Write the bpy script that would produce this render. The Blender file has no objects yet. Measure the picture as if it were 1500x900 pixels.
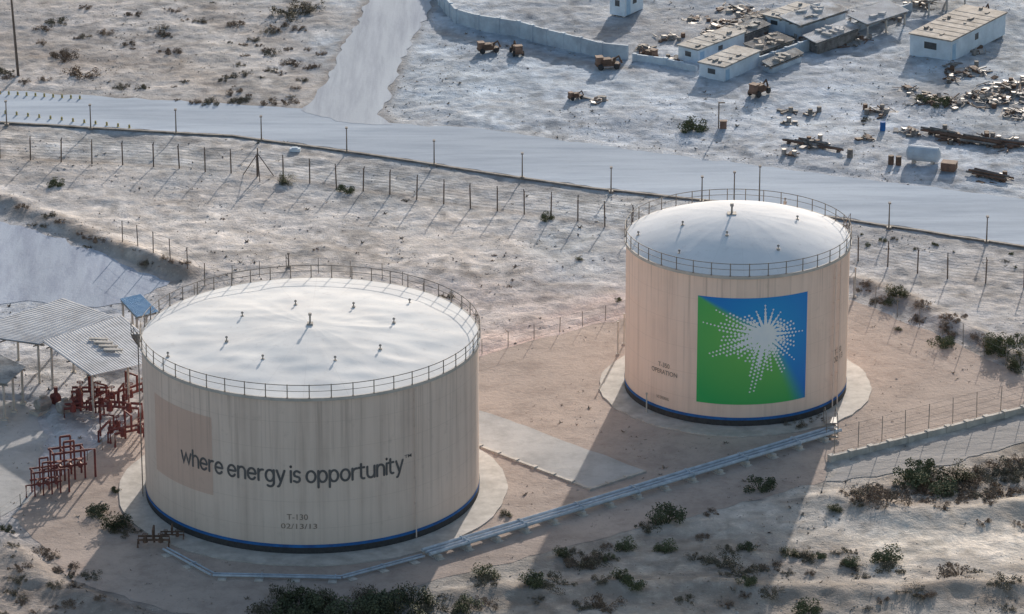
import bpy, bmesh, math, random
import numpy as np
from mathutils import Vector
random.seed(7); rng=np.random.RandomState(5)
sc=bpy.context.scene; COL=sc.collection
H=145.0; F=6400.0; TH=math.atan(2390/6400.0); S=math.sin(TH); C=math.cos(TH)
def P(u,v,z=0.0):
    a=(u-750)/F; b=(v-450)/F
    t=(H-z)/(S+b*C)
    return Vector((a*t,t*(C-b*S),z))
# ---------------------------------------------------------------- noise
TAB=rng.rand(256,256)
def vn(x,y,s=0):
    x=np.asarray(x,float)+s*17.3; y=np.asarray(y,float)+s*9.1
    xi=np.floor(x).astype(int); yi=np.floor(y).astype(int); fx=x-xi; fy=y-yi
    fx=fx*fx*(3-2*fx); fy=fy*fy*(3-2*fy)
    a=TAB[xi%256,yi%256];b=TAB[(xi+1)%256,yi%256];c=TAB[xi%256,(yi+1)%256];d=TAB[(xi+1)%256,(yi+1)%256]
    return (a*(1-fx)+b*fx)*(1-fy)+(c*(1-fx)+d*fx)*fy
# ---------------------------------------------------------------- materials
def newmat(n):
    m=bpy.data.materials.new(n); m.use_nodes=True; nt=m.node_tree
    return m,nt,nt.nodes['Principled BSDF']
def mat(name,c1,c2=None,scale=1.5,rough=.8,metal=0,bump=.0,stretch=(1,1,1),detail=4,island=False,lo=.35,hi=.65,spec=.3):
    m,nt,b=newmat(name); N=nt.nodes; L=nt.links
    if c2 is None: c2=tuple(x*.75 for x in c1)
    r=N.new('ShaderNodeValToRGB'); r.color_ramp.elements[0].position=lo; r.color_ramp.elements[1].position=hi
    r.color_ramp.elements[0].color=(*c2,1); r.color_ramp.elements[1].color=(*c1,1)
    if island:
        g=N.new('ShaderNodeNewGeometry'); L.new(g.outputs['Random Per Island'],r.inputs[0])
    else:
        tc=N.new('ShaderNodeTexCoord'); mp=N.new('ShaderNodeMapping'); mp.inputs['Scale'].default_value=stretch
        L.new(tc.outputs['Object'],mp.inputs[0])
        no=N.new('ShaderNodeTexNoise'); no.inputs['Scale'].default_value=scale; no.inputs['Detail'].default_value=detail; no.inputs['Roughness'].default_value=.65
        L.new(mp.outputs[0],no.inputs['Vector']); L.new(no.outputs[0],r.inputs[0])
        if bump>0:
            bp=N.new('ShaderNodeBump'); bp.inputs['Strength'].default_value=1; bp.inputs['Distance'].default_value=bump
            L.new(no.outputs[0],bp.inputs['Height']); L.new(bp.outputs[0],b.inputs['Normal'])
    L.new(r.outputs[0],b.inputs['Base Color']); b.inputs['Roughness'].default_value=rough; b.inputs['Metallic'].default_value=metal
    b.inputs['Specular IOR Level'].default_value=spec
    return m
def mixrgb(nt,a,b,fac,mode='MIX'):
    n=nt.nodes.new('ShaderNodeMix'); n.data_type='RGBA'; n.blend_type=mode
    for s,v in ((0,fac),(6,a),(7,b)):
        if hasattr(v,'links'): nt.links.new(v,n.inputs[s])
        else: n.inputs[s].default_value=v if s==0 else (*v,1)
    return n.outputs[2]
def mth(nt,op,a,b=None):
    n=nt.nodes.new('ShaderNodeMath');n.operation=op
    for i,v in enumerate((a,b)):
        if v is None: continue
        if hasattr(v,'links'): nt.links.new(v,n.inputs[i])
        else: n.inputs[i].default_value=v
    return n.outputs[0]
def noisenode(nt,vec,scale,detail=5,rough=.6,lo=.35,hi=.65):
    no=nt.nodes.new('ShaderNodeTexNoise'); no.inputs['Scale'].default_value=scale; no.inputs['Detail'].default_value=detail; no.inputs['Roughness'].default_value=rough
    nt.links.new(vec,no.inputs['Vector'])
    mr=nt.nodes.new('ShaderNodeMapRange'); mr.inputs[1].default_value=lo; mr.inputs[2].default_value=hi
    nt.links.new(no.outputs[0],mr.inputs[0]); return mr.outputs[0],no.outputs[0]
def soil(name,base=None,dark=(.56,.54,.54),speck=(.30,.25,.22),light=(1.25,1.24,1.22),bump=.12,stretch=(1,1,1),rot=0,amt=.8,speckamt=.5,chalk=0):
    m,nt,b=newmat(name); N=nt.nodes; L=nt.links
    tc=N.new('ShaderNodeTexCoord'); mp=N.new('ShaderNodeMapping'); mp.inputs['Scale'].default_value=stretch; mp.inputs['Rotation'].default_value=(0,0,rot)
    L.new(tc.outputs['Object'],mp.inputs[0]); v=mp.outputs[0]; v0=tc.outputs['Object']
    if base is None:
        at=N.new('ShaderNodeAttribute'); at.attribute_name='tone'; col=at.outputs['Color']
    else: col=base
    f1,_=noisenode(nt,v,.06,4,.6,.42,.62)
    f2,h2=noisenode(nt,v,.35,6,.72,.44,.66)
    f3,h3=noisenode(nt,v0,2.2,4,.75,.56,.74)
    c=mixrgb(nt,col,light,mth(nt,'MULTIPLY',f1,amt),'MULTIPLY')
    c=mixrgb(nt,c,dark,mth(nt,'MULTIPLY',f2,amt*.6),'MULTIPLY')
    if chalk>0:
        f5,_=noisenode(nt,v0,.75,5,.75,.50,.66)
        c=mixrgb(nt,c,(1.42,1.40,1.38),mth(nt,'MULTIPLY',f5,chalk),'MULTIPLY')
    c=mixrgb(nt,c,speck,mth(nt,'MULTIPLY',f3,speckamt),'MIX')
    L.new(c,b.inputs['Base Color']); b.inputs['Roughness'].default_value=.95; b.inputs['Specular IOR Level'].default_value=.05
    hh=mth(nt,'ADD',h2,mth(nt,'MULTIPLY',h3,.5))
    bp=N.new('ShaderNodeBump'); bp.inputs['Strength'].default_value=1; bp.inputs['Distance'].default_value=bump
    L.new(hh,bp.inputs['Height']); L.new(bp.outputs[0],b.inputs['Normal'])
    return m
M_ground=soil('sandy_ground',bump=.24,speckamt=.40,chalk=.75)
M_gravel=soil('brown_gravel',(.45,.375,.335),speck=(.27,.21,.19),bump=.12,speckamt=.55,amt=.85)
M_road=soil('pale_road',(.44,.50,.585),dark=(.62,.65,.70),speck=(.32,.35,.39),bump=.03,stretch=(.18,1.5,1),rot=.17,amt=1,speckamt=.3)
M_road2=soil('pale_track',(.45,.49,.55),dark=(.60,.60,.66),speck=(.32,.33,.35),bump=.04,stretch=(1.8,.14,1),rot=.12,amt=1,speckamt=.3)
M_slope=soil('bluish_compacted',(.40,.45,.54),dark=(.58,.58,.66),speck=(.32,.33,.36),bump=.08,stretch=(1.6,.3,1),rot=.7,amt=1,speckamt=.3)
M_path=soil('grey_path',(.46,.455,.455),dark=(.62,.62,.62),speck=(.33,.32,.31),bump=.04,amt=1,speckamt=.35)
M_trk=soil('dusty_track',(.40,.38,.37),dark=(.58,.58,.58),speck=(.28,.25,.23),bump=.10,stretch=(.2,1.5,1),rot=-.3,amt=1,speckamt=.45)
M_conc=mat('concrete',(.60,.56,.52),(.40,.37,.34),.7,bump=.02,detail=6)
M_kerb=mat('dark_kerb',(.28,.26,.25),(.12,.11,.105),.8)
M_steel=mat('grey_steel',(.42,.40,.39),(.28,.26,.25),2,rough=.6,metal=.2)
M_rail=mat('rail_steel',(.28,.25,.23),(.18,.15,.13),2,rough=.7)
M_vent=mat('weathered_vent',(.40,.37,.35),(.24,.22,.21),2,rough=.7)
M_post=mat('fence_post_dark',(.18,.14,.12),(.10,.08,.07),2)
M_wire=mat('fence_wire',(.30,.28,.26),(.2,.18,.16),2,rough=.6)
M_pipe=mat('pipe_silver',(.52,.59,.68),(.36,.41,.48),1.2,rough=.5,metal=.15)
M_red=mat('maroon_painted_pipe',(.24,.07,.065),(.13,.045,.045),2,rough=.7)
M_yellow=mat('yellow_paint',(.60,.49,.18),(.42,.35,.15),3)
M_black=mat('black_paint',(.06,.06,.065),(.04,.04,.045),3)
M_blue=mat('blue_paint',(.03,.16,.46),(.03,.10,.30),1)
M_text=mat('lettering_grey',(.15,.145,.15),(.11,.105,.11),1)
M_text2=mat('lettering_faded',(.30,.24,.20),(.19,.15,.13),3)
M_white=mat('white_panel',(.66,.76,.87),(.52,.61,.71),.6)
M_roofg=mat('grey_roof',(.46,.45,.44),(.20,.19,.185),.7)
M_rooft=mat('tan_roof',(.44,.40,.37),(.18,.16,.15),.8)
M_corr=mat('corrugated_sheet',(.56,.58,.62),(.38,.39,.42),.5,rough=.85)
M_corr2=mat('mottled_sheet',(.66,.68,.72),(.24,.235,.24),.45,rough=.85)
M_bluer=mat('blue_sheet',(.40,.58,.76),(.30,.46,.64),1)
M_rust=mat('rusty_metal',(.20,.12,.09),(.10,.07,.055),1.6)
M_rust2=mat('faded_brown_paint',(.27,.17,.13),(.15,.10,.08),1.6)
M_scrap=mat('weathered_scrap',(.28,.265,.26),(.11,.10,.095),1.2)
M_glass=mat('dark_window',(.10,.11,.13),(.06,.065,.07),1,rough=.3)
M_wall=mat('pale_blockwork',(.56,.65,.74),(.38,.44,.52),.5)
M_leafg=mat('leaf_grey_green',(.16,.175,.09),(.065,.075,.04),island=True,lo=0,hi=1)
M_leafd=mat('leaf_dark_green',(.12,.135,.075),(.045,.055,.034),island=True,lo=0,hi=1)
M_leafb=mat('leaf_dry_brown',(.28,.205,.15),(.12,.085,.065),island=True,lo=0,hi=1)
M_leafk=mat('leaf_haze_tint',(.215,.185,.13),(.085,.075,.055),island=True,lo=0,hi=1)  # leaf darks lightened in colour to stand in for haze
M_stone=mat('stones',(.60,.55,.51),(.22,.19,.17),island=True,lo=0,hi=1)
M_tuft=mat('dry_tufts',(.30,.24,.19),(.12,.10,.08),island=True,lo=0,hi=1)
M_mound=mat('dirty_soil',(.44,.43,.43),(.26,.245,.24),1.2)
# ---------------------------------------------------------------- mesh builder
class MB:
    def __init__(s): s.v=[];s.f=[];s.mi=[]
    def add(s,vs,fs,m=0):
        o=len(s.v); s.v+= [tuple(x) for x in vs]; s.f+=[tuple(i+o for i in f) for f in fs]; s.mi+=[m]*len(fs)
    def prism(s,base,z0,z1,m=0):
        n=len(base)
        vs=[(p[0],p[1],z0) for p in base]+[(p[0],p[1],z1) for p in base]
        fs=[tuple(range(n))[::-1],tuple(range(n,2*n))]+[(i,(i+1)%n,n+(i+1)%n,n+i) for i in range(n)]
        s.add(vs,fs,m)
    def box(s,c,sz,ang=0,m=0,tilt=0):
        ca,sa=math.cos(ang),math.sin(ang); vs=[]
        for z in(-.5,.5):
            for x,y in((-.5,-.5),(.5,-.5),(.5,.5),(-.5,.5)):
                X=x*sz[0];Y=y*sz[1];Z=z*sz[2]+tilt*X
                vs.append((c[0]+X*ca-Y*sa,c[1]+X*sa+Y*ca,c[2]+Z))
        s.add(vs,[(3,2,1,0),(4,5,6,7),(0,1,5,4),(1,2,6,5),(2,3,7,6),(3,0,4,7)],m)
    def tube(s,pts,r,n=6,m=0,closed=False,cap=True):
        pts=[Vector(p) for p in pts]; k=len(pts); rr=r if isinstance(r,(list,tuple)) else [r]*k
        vs=[];fs=[]
        for i,p in enumerate(pts):
            a=pts[(i-1)%k] if (i>0 or closed) else p; b=pts[(i+1)%k] if (i<k-1 or closed) else p
            t=(b-a).normalized(); ref=Vector((0,0,1)) if abs(t.z)<.9 else Vector((1,0,0))
            x=t.cross(ref).normalized(); y=t.cross(x).normalized()
            for j in range(n):
                q=2*math.pi*j/n; vs.append(p+(x*math.cos(q)+y*math.sin(q))*rr[i])
        for i in range(k if closed else k-1):
            for j in range(n):
                a=i*n+j;b=i*n+(j+1)%n;c=((i+1)%k)*n+(j+1)%n;d=((i+1)%k)*n+j
                fs.append((a,d,c,b))
        if cap and not closed:
            fs.append(tuple(range(n))); fs.append(tuple(range((k-1)*n,k*n))[::-1])
        s.add(vs,fs,m)
def mkobj(name,mb,mats,parent=None,smooth=False,loc=None,label=None):
    if not isinstance(mats,(list,tuple)): mats=[mats]
    if loc is None: loc=Vector((0,0,0)) if parent is None else parent['_o']
    o=Vector(loc)
    me=bpy.data.meshes.new(name); me.from_pydata([(v[0]-o.x,v[1]-o.y,v[2]-o.z) for v in mb.v],[],mb.f)
    for m in mats: me.materials.append(m)
    if len(mats)>1: me.polygons.foreach_set('material_index',mb.mi)
    if smooth: me.polygons.foreach_set('use_smooth',[True]*len(me.polygons))
    me.update()
    ob=bpy.data.objects.new(name,me); COL.objects.link(ob)
    ob['_o']=tuple(o)
    if parent is not None:
        po=Vector(parent['_o']); ob.parent=parent; ob.location=o-po
    else: ob.location=o
    if label: ob['label']=label
    return ob
def root(name,loc,label,cat,group=None):
    e=bpy.data.objects.new(name,None); e.empty_display_size=.3; COL.objects.link(e); e.location=loc; e['_o']=tuple(loc)
    tag(e,label,cat,group); return e
def tag(o,label,cat,group=None):
    o['label']=label;o['category']=cat
    if group:o['group']=group
def copypart(o,parent,offset,rotz=0,scale=1):
    c=o.copy(); COL.objects.link(c); c.parent=parent; c.location=offset; c.rotation_euler=(0,0,rotz); c.scale=(scale,)*3; return c
# ---------------------------------------------------------------- outlines of surveyed ground areas
def PL(lst): return [P(u,v) for u,v in lst]
def dens(poly,step=1.2,j=.0,closed=True,seed=0):
    out=[];n=len(poly)
    for i in range(n if closed else n-1):
        a=poly[i];b=poly[(i+1)%n];L=(b-a).length;k=max(1,int(L/step))
        nrm=Vector((-(b-a).y,(b-a).x,0)).normalized() if L>0 else Vector((0,0,0))
        for q in range(k):
            p=a+(b-a)*(q/k)
            d=(float(vn(p.x*.6,p.y*.6,seed))-.5)*2*j+(float(vn(p.x*1.9,p.y*1.9,seed+3))-.5)*j
            out.append(p+nrm*d)
    if not closed: out.append(poly[-1])
    return out
roadU=[(-260,118),(0,133),(250,148),(420,158),(455,160),(556,180),(700,190),(900,216),(1200,255),(1500,292),(1800,330)]
roadL=[(-260,160),(0,178),(340,198),(520,222),(700,250),(870,275),(1100,299),(1250,322),(1500,360),(1800,405)]
main_road=PL(roadU)+PL(roadL[::-1])
brL=[(440,162),(462,146),(482,110),(500,78),(540,0),(590,-110)]
brR=[(700,-110),(636,0),(612,45),(590,90),(570,135),(556,168),(575,184)]
branch=PL(brL)+PL(brR)+PL([(500,182)])
pad=PL([(15,757),(120,668),(250,575),(450,535),(705,522),(820,490),(920,464),(1080,430),(1250,440),(1380,495),(1505,556),(1500,600),(1360,636),(1218,672),(1205,705),(1000,760),(640,850),(420,905),(250,900),(110,850)])
access=PL([(640,585),(720,607),(945,690),(867,716),(700,652),(640,630)])
service=PL([(-200,250),(0,322),(130,365),(250,413),(215,440),(140,452),(60,440),(0,445),(-200,420)])
yardpad=PL([(-120,590),(40,590),(70,640),(40,735),(0,758),(-120,790)])
track=PL([(1225,684),(1360,648),(1500,612),(1640,580),(1640,625),(1500,650),(1380,682),(1215,706)])
T1=Vector((-17.0,344.1,0));R1=14.2;H1=13.9
T2=Vector((20.2,367.9,0));R2=10.0;H2=14.2
def circ(c,r,n=96,j=0): return [Vector((c.x+math.cos(2*math.pi*i/n)*(r+random.uniform(-j,j)),c.y+math.sin(2*math.pi*i/n)*(r+random.uniform(-j,j)),0)) for i in range(n)]
# ---------------------------------------------------------------- ground
xs=np.concatenate([np.linspace(-3000,-90,24)[:-1],np.arange(-90,-64,.8),np.arange(-64,64,.36),np.arange(64,90,.8),np.linspace(90,3000,24)])
ys=np.concatenate([np.linspace(-1500,292,20)[:-1],np.arange(292,520,.42),np.linspace(520,6000,30)])
X,Y=np.meshgrid(xs,ys); 
def inside(poly,X,Y):
    r=np.zeros(X.shape,bool);n=len(poly)
    for i in range(n):
        a=poly[i];b=poly[(i+1)%n]
        if a.y==b.y: continue
        c=((a.y>Y)!=(b.y>Y))&(X<(b.x-a.x)*(Y-a.y)/(b.y-a.y)+a.x); r^=c
    return r
mk=np.zeros(X.shape,bool)
for p in (main_road,branch,pad,access,service,yardpad,track,circ(T1,19),circ(T2,14)): mk|=inside(p,X,Y)
def dil(a):
    b=a.copy(); b[1:]|=a[:-1];b[:-1]|=a[1:];b[:,1:]|=a[:,:-1];b[:,:-1]|=a[:,1:]; return b
for _ in range(3): mk=dil(mk)
w=1-mk.astype(float)
for _ in range(8):
    w[1:-1,1:-1]=(w[1:-1,1:-1]*2+w[:-2,1:-1]+w[2:,1:-1]+w[1:-1,:-2]+w[1:-1,2:])/6
w=np.where(mk,0,w)
h=(vn(X*.08,Y*.08,1)-.35)*.6+(vn(X*.3,Y*.3,2)-.5)*.22+(vn(X*.8,Y*.8,3)-.5)*.15+(vn(X*1.7,Y*1.7,4)-.5)*.12
def dist(pts):
    d=np.full(X.shape,1e9)
    for a,b in zip(pts[:-1],pts[1:]):
        ab=b-a;L2=ab.x**2+ab.y**2
        t=np.clip(((X-a.x)*ab.x+(Y-a.y)*ab.y)/L2,0,1)
        d=np.minimum(d,np.hypot(X-a.x-t*ab.x,Y-a.y-t*ab.y))
    return d
def ridge(pts,height,width,Z,seed=0):
    return Z+height*np.exp(-(dist(pts)/width)**2)*(.6+.8*vn(X*.35,Y*.35,seed))
h=ridge(PL([(-200,215),(0,296),(120,340),(225,388),(275,402)]),.6,1.6,h,5)
h=ridge(PL([(1250,412),(1330,440),(1420,490),(1500,530),(1600,570)]),.5,1.5,h,6)
h=ridge(PL([(1210,735),(1330,760),(1500,742)]),.5,2.0,h,7)
h=ridge(PL([(660,872),(800,862),(1000,858),(1200,870),(1500,865)]),.5,1.6,h,8)
h=ridge(PL([(0,790),(60,850),(180,900)]),.5,1.6,h,9)
h=h*w
far=np.clip((np.maximum(np.abs(X)-85,0)+np.maximum(Y-515,0)+np.maximum(297-Y,0))/5,0,1); h=h*(1-far)
ny,nx=X.shape
def gz(x,y):
    i=int(np.clip(np.searchsorted(xs,x)-1,0,nx-2));j=int(np.clip(np.searchsorted(ys,y)-1,0,ny-2))
    fx=(x-xs[i])/(xs[i+1]-xs[i]);fy=(y-ys[j])/(ys[j+1]-ys[j])
    return float((h[j,i]*(1-fx)+h[j,i+1]*fx)*(1-fy)+(h[j+1,i]*(1-fx)+h[j+1,i+1]*fx)*fy)
def G(u,v):
    p=P(u,v); p.z=gz(p.x,p.y); return p
me=bpy.data.meshes.new('ground')
me.vertices.add(nx*ny); me.vertices.foreach_set('co',np.stack([X,Y,h],-1).ravel())
I=np.arange(nx*ny).reshape(ny,nx); q=np.stack([I[:-1,:-1],I[:-1,1:],I[1:,1:],I[1:,:-1]],-1).reshape(-1,4)
me.loops.add(q.size); me.loops.foreach_set('vertex_index',q.ravel()); me.polygons.add(len(q))
me.polygons.foreach_set('loop_start',np.arange(len(q))*4); me.polygons.foreach_set('loop_total',np.full(len(q),4)); me.update(calc_edges=True)
me.polygons.foreach_set('use_smooth',np.ones(len(q),bool))
anch=[(150,60,.46,.44,.44),(350,90,.50,.485,.485),(60,120,.45,.43,.43),(700,120,.47,.54,.63),(640,60,.46,.52,.60),(850,30,.40,.43,.48),(1000,200,.54,.59,.67),(1200,100,.47,.52,.59),(1300,170,.52,.57,.65),(1450,240,.49,.53,.59),(1450,100,.41,.45,.50),(800,160,.52,.58,.66),  # far yard tones painted bluer in place of aerial haze
(200,212,.43,.445,.47),(600,262,.45,.465,.49),(900,310,.46,.48,.51),(100,270,.54,.51,.50),(300,300,.60,.565,.55),(600,360,.62,.58,.56),(450,380,.58,.55,.54),(800,430,.64,.57,.55),(800,485,.68,.53,.48),(720,370,.60,.565,.55),(50,390,.46,.50,.57),(1350,400,.51,.51,.53),(1450,470,.49,.47,.47),
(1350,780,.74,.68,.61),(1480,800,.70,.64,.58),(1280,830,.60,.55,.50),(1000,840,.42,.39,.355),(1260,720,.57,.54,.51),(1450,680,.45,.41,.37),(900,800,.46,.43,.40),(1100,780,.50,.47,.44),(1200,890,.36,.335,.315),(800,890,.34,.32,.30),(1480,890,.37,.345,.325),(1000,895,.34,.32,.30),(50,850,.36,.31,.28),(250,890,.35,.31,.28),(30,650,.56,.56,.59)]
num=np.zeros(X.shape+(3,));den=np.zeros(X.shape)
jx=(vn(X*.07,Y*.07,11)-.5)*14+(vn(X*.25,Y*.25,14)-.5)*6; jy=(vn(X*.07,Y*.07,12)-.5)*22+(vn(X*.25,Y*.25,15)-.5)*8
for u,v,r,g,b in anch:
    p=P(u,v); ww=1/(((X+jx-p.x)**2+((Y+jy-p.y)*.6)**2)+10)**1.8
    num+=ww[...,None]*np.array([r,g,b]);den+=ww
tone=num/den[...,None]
def mul(m): 
    global tone
    tone=tone*m[...,None]
mul(.92+.16*vn(X*.5,Y*.5,13))
st=vn(X*.10+Y*.05,Y*.6-X*.12,21); mul(1-.16*np.clip((st-.55)*4,0,1))
st=vn(X*.9+Y*.3,Y*.12-X*.05,22); mul(1-.16*np.clip((st-.6)*4,0,1))
cr=vn(X*.18,Y*.18,23)*.5+vn(X*.9,Y*.9,24)*.5; mul(1-.30*np.clip((cr-.62)*8,0,1))
fr=vn(X*1.6,Y*.9,27); mul(1-.22*np.clip((fr-.70)*8,0,1))
lt=vn(X*.15,Y*.15,25)*.5+vn(X*.8,Y*.8,26)*.5; mul(1+.14*np.clip((lt-.58)*6,0,1))
def paint(pts,width,k,col=None,seed=0):
    global tone
    f=np.exp(-(dist(PL(pts))/width)**2)*(.4+.9*vn(X*.5,Y*.5,seed))
    f=np.clip(f*k,0,1)[...,None]; tone=tone*(1-f)+np.array(col)*f
DK=(.25,.23,.22);BR=(.29,.235,.195);PK=(.64,.48,.44);LB=(.60,.67,.75);GY=(.36,.38,.42)
for pts,wd,k,c in [(brL,.9,.75,DK),(brR,.8,.6,DK),(roadU[:4],1.0,.6,DK),([(0,190),(340,210),(520,236),(700,262),(870,287),(1100,312),(1250,334),(1500,372)],.7,.55,DK),
 ([(0,232),(225,244),(415,262),(532,278),(768,313),(886,336),(1250,385)],.6,.35,BR),
 ([(700,525),(820,488),(915,462)],1.6,.6,PK),([(700,500),(800,470),(900,440)],1.5,.35,PK),
 ([(590,190),(700,160),(860,175),(1000,215),(1300,262)],.7,.45,GY),([(600,178),(700,148),(860,160),(1010,200),(1300,250)],.6,.45,GY),
 ([(650,100),(760,130),(900,120),(1050,170),(1200,180),(1350,230)],.7,.4,LB),([(640,60),(800,110),(980,140),(1180,160),(1330,110)],.6,.35,GY),([(1180,150),(1330,120),(1400,60)],2.2,.5,LB),
 ([(1000,255),(1100,200),(1180,140)],.6,.4,GY),([(620,150),(720,90),(900,110)],.6,.4,LB),
 ([(640,45),(700,60),(850,92),(930,105)],1.2,.55,DK),([(980,60),(1100,40),(1250,10)],5,.5,DK),([(1340,140),(1500,160)],5,.45,DK),([(1150,220),(1350,200),(1500,215)],2.5,.35,DK),([(800,60),(1000,20)],3,.4,DK),
 ([(0,300),(120,345),(225,392),(275,408)],1.4,.7,BR),([(0,330),(130,372),(240,415)],.5,.4,DK),
 ([(300,20),(420,60),(470,90),(430,140)],3,.35,BR),([(0,60),(120,100),(250,80),(330,140)],3.5,.35,BR),([(430,0),(470,30)],3,.45,DK),
 ([(1250,412),(1330,440),(1420,490),(1500,530)],1.6,.6,BR),([(1300,720),(1400,700),(1500,680)],5,.65,BR),([(1260,745),(1400,742)],1.6,.6,BR),
 ([(840,830),(1000,800),(1200,815)],4,.4,BR),([(700,880),(900,872),(1200,880),(1500,875)],2.4,.6,BR),([(1000,850),(1300,850),(1500,845)],1.0,.4,DK),([(60,800),(120,860),(260,900)],3,.4,DK),
 ([(480,330),(620,345),(760,380)],.5,.35,GY),([(300,330),(480,360),(640,400),(900,430)],.7,.3,BR),([(60,250),(300,275),(520,310),(800,350)],.6,.3,GY)]:
    paint(pts,wd,k,c,int(pts[0][0])%50)
tone=np.clip(tone,.05,.80)
ca=me.color_attributes.new('tone','FLOAT_COLOR','POINT')
ca.data.foreach_set('color',np.concatenate([tone,np.ones(X.shape+(1,))],-1).ravel())
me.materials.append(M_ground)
g=bpy.data.objects.new('ground',me);COL.objects.link(g);g['kind']='structure'
def sheet(name,poly,z,m,j=.3,step=1.0,seed=0,kind='structure'):
    pts=dens(poly,step,j,True,seed) if j>0 else poly
    bm=bmesh.new(); f=bm.faces.new([bm.verts.new((p.x,p.y,z)) for p in pts])
    bm.normal_update()
    if f.normal.z<0: f.normal_flip()
    bmesh.ops.triangulate(bm,faces=bm.faces[:]); mm=bpy.data.meshes.new(name);bm.to_mesh(mm);bm.free();mm.materials.append(m)
    o=bpy.data.objects.new(name,mm);COL.objects.link(o);o['kind']=kind;return o
sheet('gravel_ground',pad,.02,M_gravel,.35,seed=1)
sheet('road',main_road,.03,M_road,.4,seed=2)
sheet('branch_road',branch,.045,M_road2,.5,seed=3)
sheet('path',access,.04,M_path,.12,seed=4)
sheet('service_road',service,.03,M_slope,.6,seed=5)
sheet('paved_ground',yardpad,.03,M_path,.3,seed=6)
sheet('track_path',track,.045,M_trk,.6,seed=7)
def strip(pts,wd,z0,z1,mb,m=0):
    for a,b in zip(pts[:-1],pts[1:]):
        d=(b-a);L=d.length; c=(a+b)/2
        mb.box((c.x,c.y,(z0+z1)/2),(L+.02,wd,z1-z0),math.atan2(d.y,d.x),m)
mb=MB(); pts=dens(PL([(u,v+3) for u,v in roadL]),3.0,.1,False,3); strip(pts,.35,-.1,.2,mb)
k=mkobj('road_kerb',mb,M_kerb); k['kind']='structure'
for nm,T,ra in(('apron_pavement',T1,16.6),('apron_pavement.001',T2,12.3)):
    mb=MB(); mb.prism([(p.x,p.y) for p in circ(T,ra,80,.12)],-.05,.12); o=mkobj(nm,mb,M_conc);o['kind']='structure'
# ---------------------------------------------------------------- tanks
def shellmat(name,c,dark,seam=.3,streak=.8):
    m,nt,b=newmat(name);N=nt.nodes;L=nt.links
    tc=N.new('ShaderNodeTexCoord')
    def mp(s):
        n=N.new('ShaderNodeMapping');n.inputs['Scale'].default_value=s;L.new(tc.outputs['Object'],n.inputs[0]);return n.outputs[0]
    f1,h1=noisenode(nt,mp((1.1,1.1,.035)),1.0,5,.65,.42,.66)
    f2,_=noisenode(nt,mp((.2,.2,.25)),1.0,4,.6,.4,.65)
    f3,_=noisenode(nt,mp((3,3,.07)),1.0,4,.6,.52,.70)
    f4,_=noisenode(nt,mp((.9,.9,.8)),1.0,6,.7,.60,.72)
    k=lambda f,a: mth(nt,'MULTIPLY',f,a)
    sp=N.new('ShaderNodeSeparateXYZ');L.new(tc.outputs['Object'],sp.inputs[0])
    top=N.new('ShaderNodeMapRange');top.inputs[1].default_value=5;top.inputs[2].default_value=14;top.inputs[3].default_value=.25;top.inputs[4].default_value=.75;L.new(sp.outputs[2],top.inputs[0])
    col=mixrgb(nt,c,dark,k(f1,streak)); col=mixrgb(nt,col,tuple(min(1,x*1.08) for x in c),k(f2,.45)); col=mixrgb(nt,col,tuple(x*.72 for x in dark),mth(nt,'MULTIPLY',f3,top.outputs[0])); col=mixrgb(nt,col,tuple(x*.8 for x in dark),k(f4,.35))
    lt=mth(nt,'LESS_THAN',mth(nt,'MODULO',sp.outputs[2],2.35),.05)
    col=mixrgb(nt,col,tuple(x*.8 for x in dark),k(lt,seam))
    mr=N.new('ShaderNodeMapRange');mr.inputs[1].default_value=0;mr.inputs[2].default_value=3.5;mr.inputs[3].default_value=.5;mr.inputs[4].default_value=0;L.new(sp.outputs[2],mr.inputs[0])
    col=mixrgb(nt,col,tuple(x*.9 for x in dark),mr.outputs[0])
    L.new(col,b.inputs['Base Color']);b.inputs['Roughness'].default_value=.7;b.inputs['Specular IOR Level'].default_value=.2
    bp=N.new('ShaderNodeBump');bp.inputs['Distance'].default_value=.03;bp.inputs['Strength'].default_value=.5;L.new(f2,bp.inputs['Height']);L.new(bp.outputs[0],b.inputs['Normal'])
    return m
M_sh1=shellmat('tank_shell_beige',(.76,.635,.57),(.60,.49,.435))
M_sh2=shellmat('tank_shell_pinkish',(.87,.68,.585),(.72,.55,.47))
M_patch=shellmat('repainted_patch',(.66,.49,.42),(.58,.43,.365),seam=.15,streak=.5)
def roofmat(name,c,d,e,nseam):
    m,nt,b=newmat(name);N=nt.nodes;L=nt.links;tc=N.new('ShaderNodeTexCoord');v=tc.outputs['Object']
    f1,h1=noisenode(nt,v,.22,5,.6,.4,.66);f2,_=noisenode(nt,v,1.3,5,.7,.56,.72)
    col=mixrgb(nt,c,d,f1);col=mixrgb(nt,col,e,mth(nt,'MULTIPLY',f2,.5))
    sp=N.new('ShaderNodeSeparateXYZ');L.new(v,sp.inputs[0])
    an=mth(nt,'MULTIPLY',mth(nt,'ADD',mth(nt,'ARCTAN2',sp.outputs[1],sp.outputs[0]),math.pi),nseam/(2*math.pi))
    s1=mth(nt,'LESS_THAN',mth(nt,'FRACT',an),.022)
    col=mixrgb(nt,col,e,mth(nt,'MULTIPLY',s1,.28))
    L.new(col,b.inputs['Base Color']);b.inputs['Roughness'].default_value=.95;b.inputs['Specular IOR Level'].default_value=.03
    bp=N.new('ShaderNodeBump');bp.inputs['Distance'].default_value=.05;L.new(h1,bp.inputs['Height']);L.new(bp.outputs[0],b.inputs['Normal']);return m
M_roof1=roofmat('roof_white',(.90,.895,.89),(.83,.82,.815),(.68,.66,.65),24)
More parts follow.
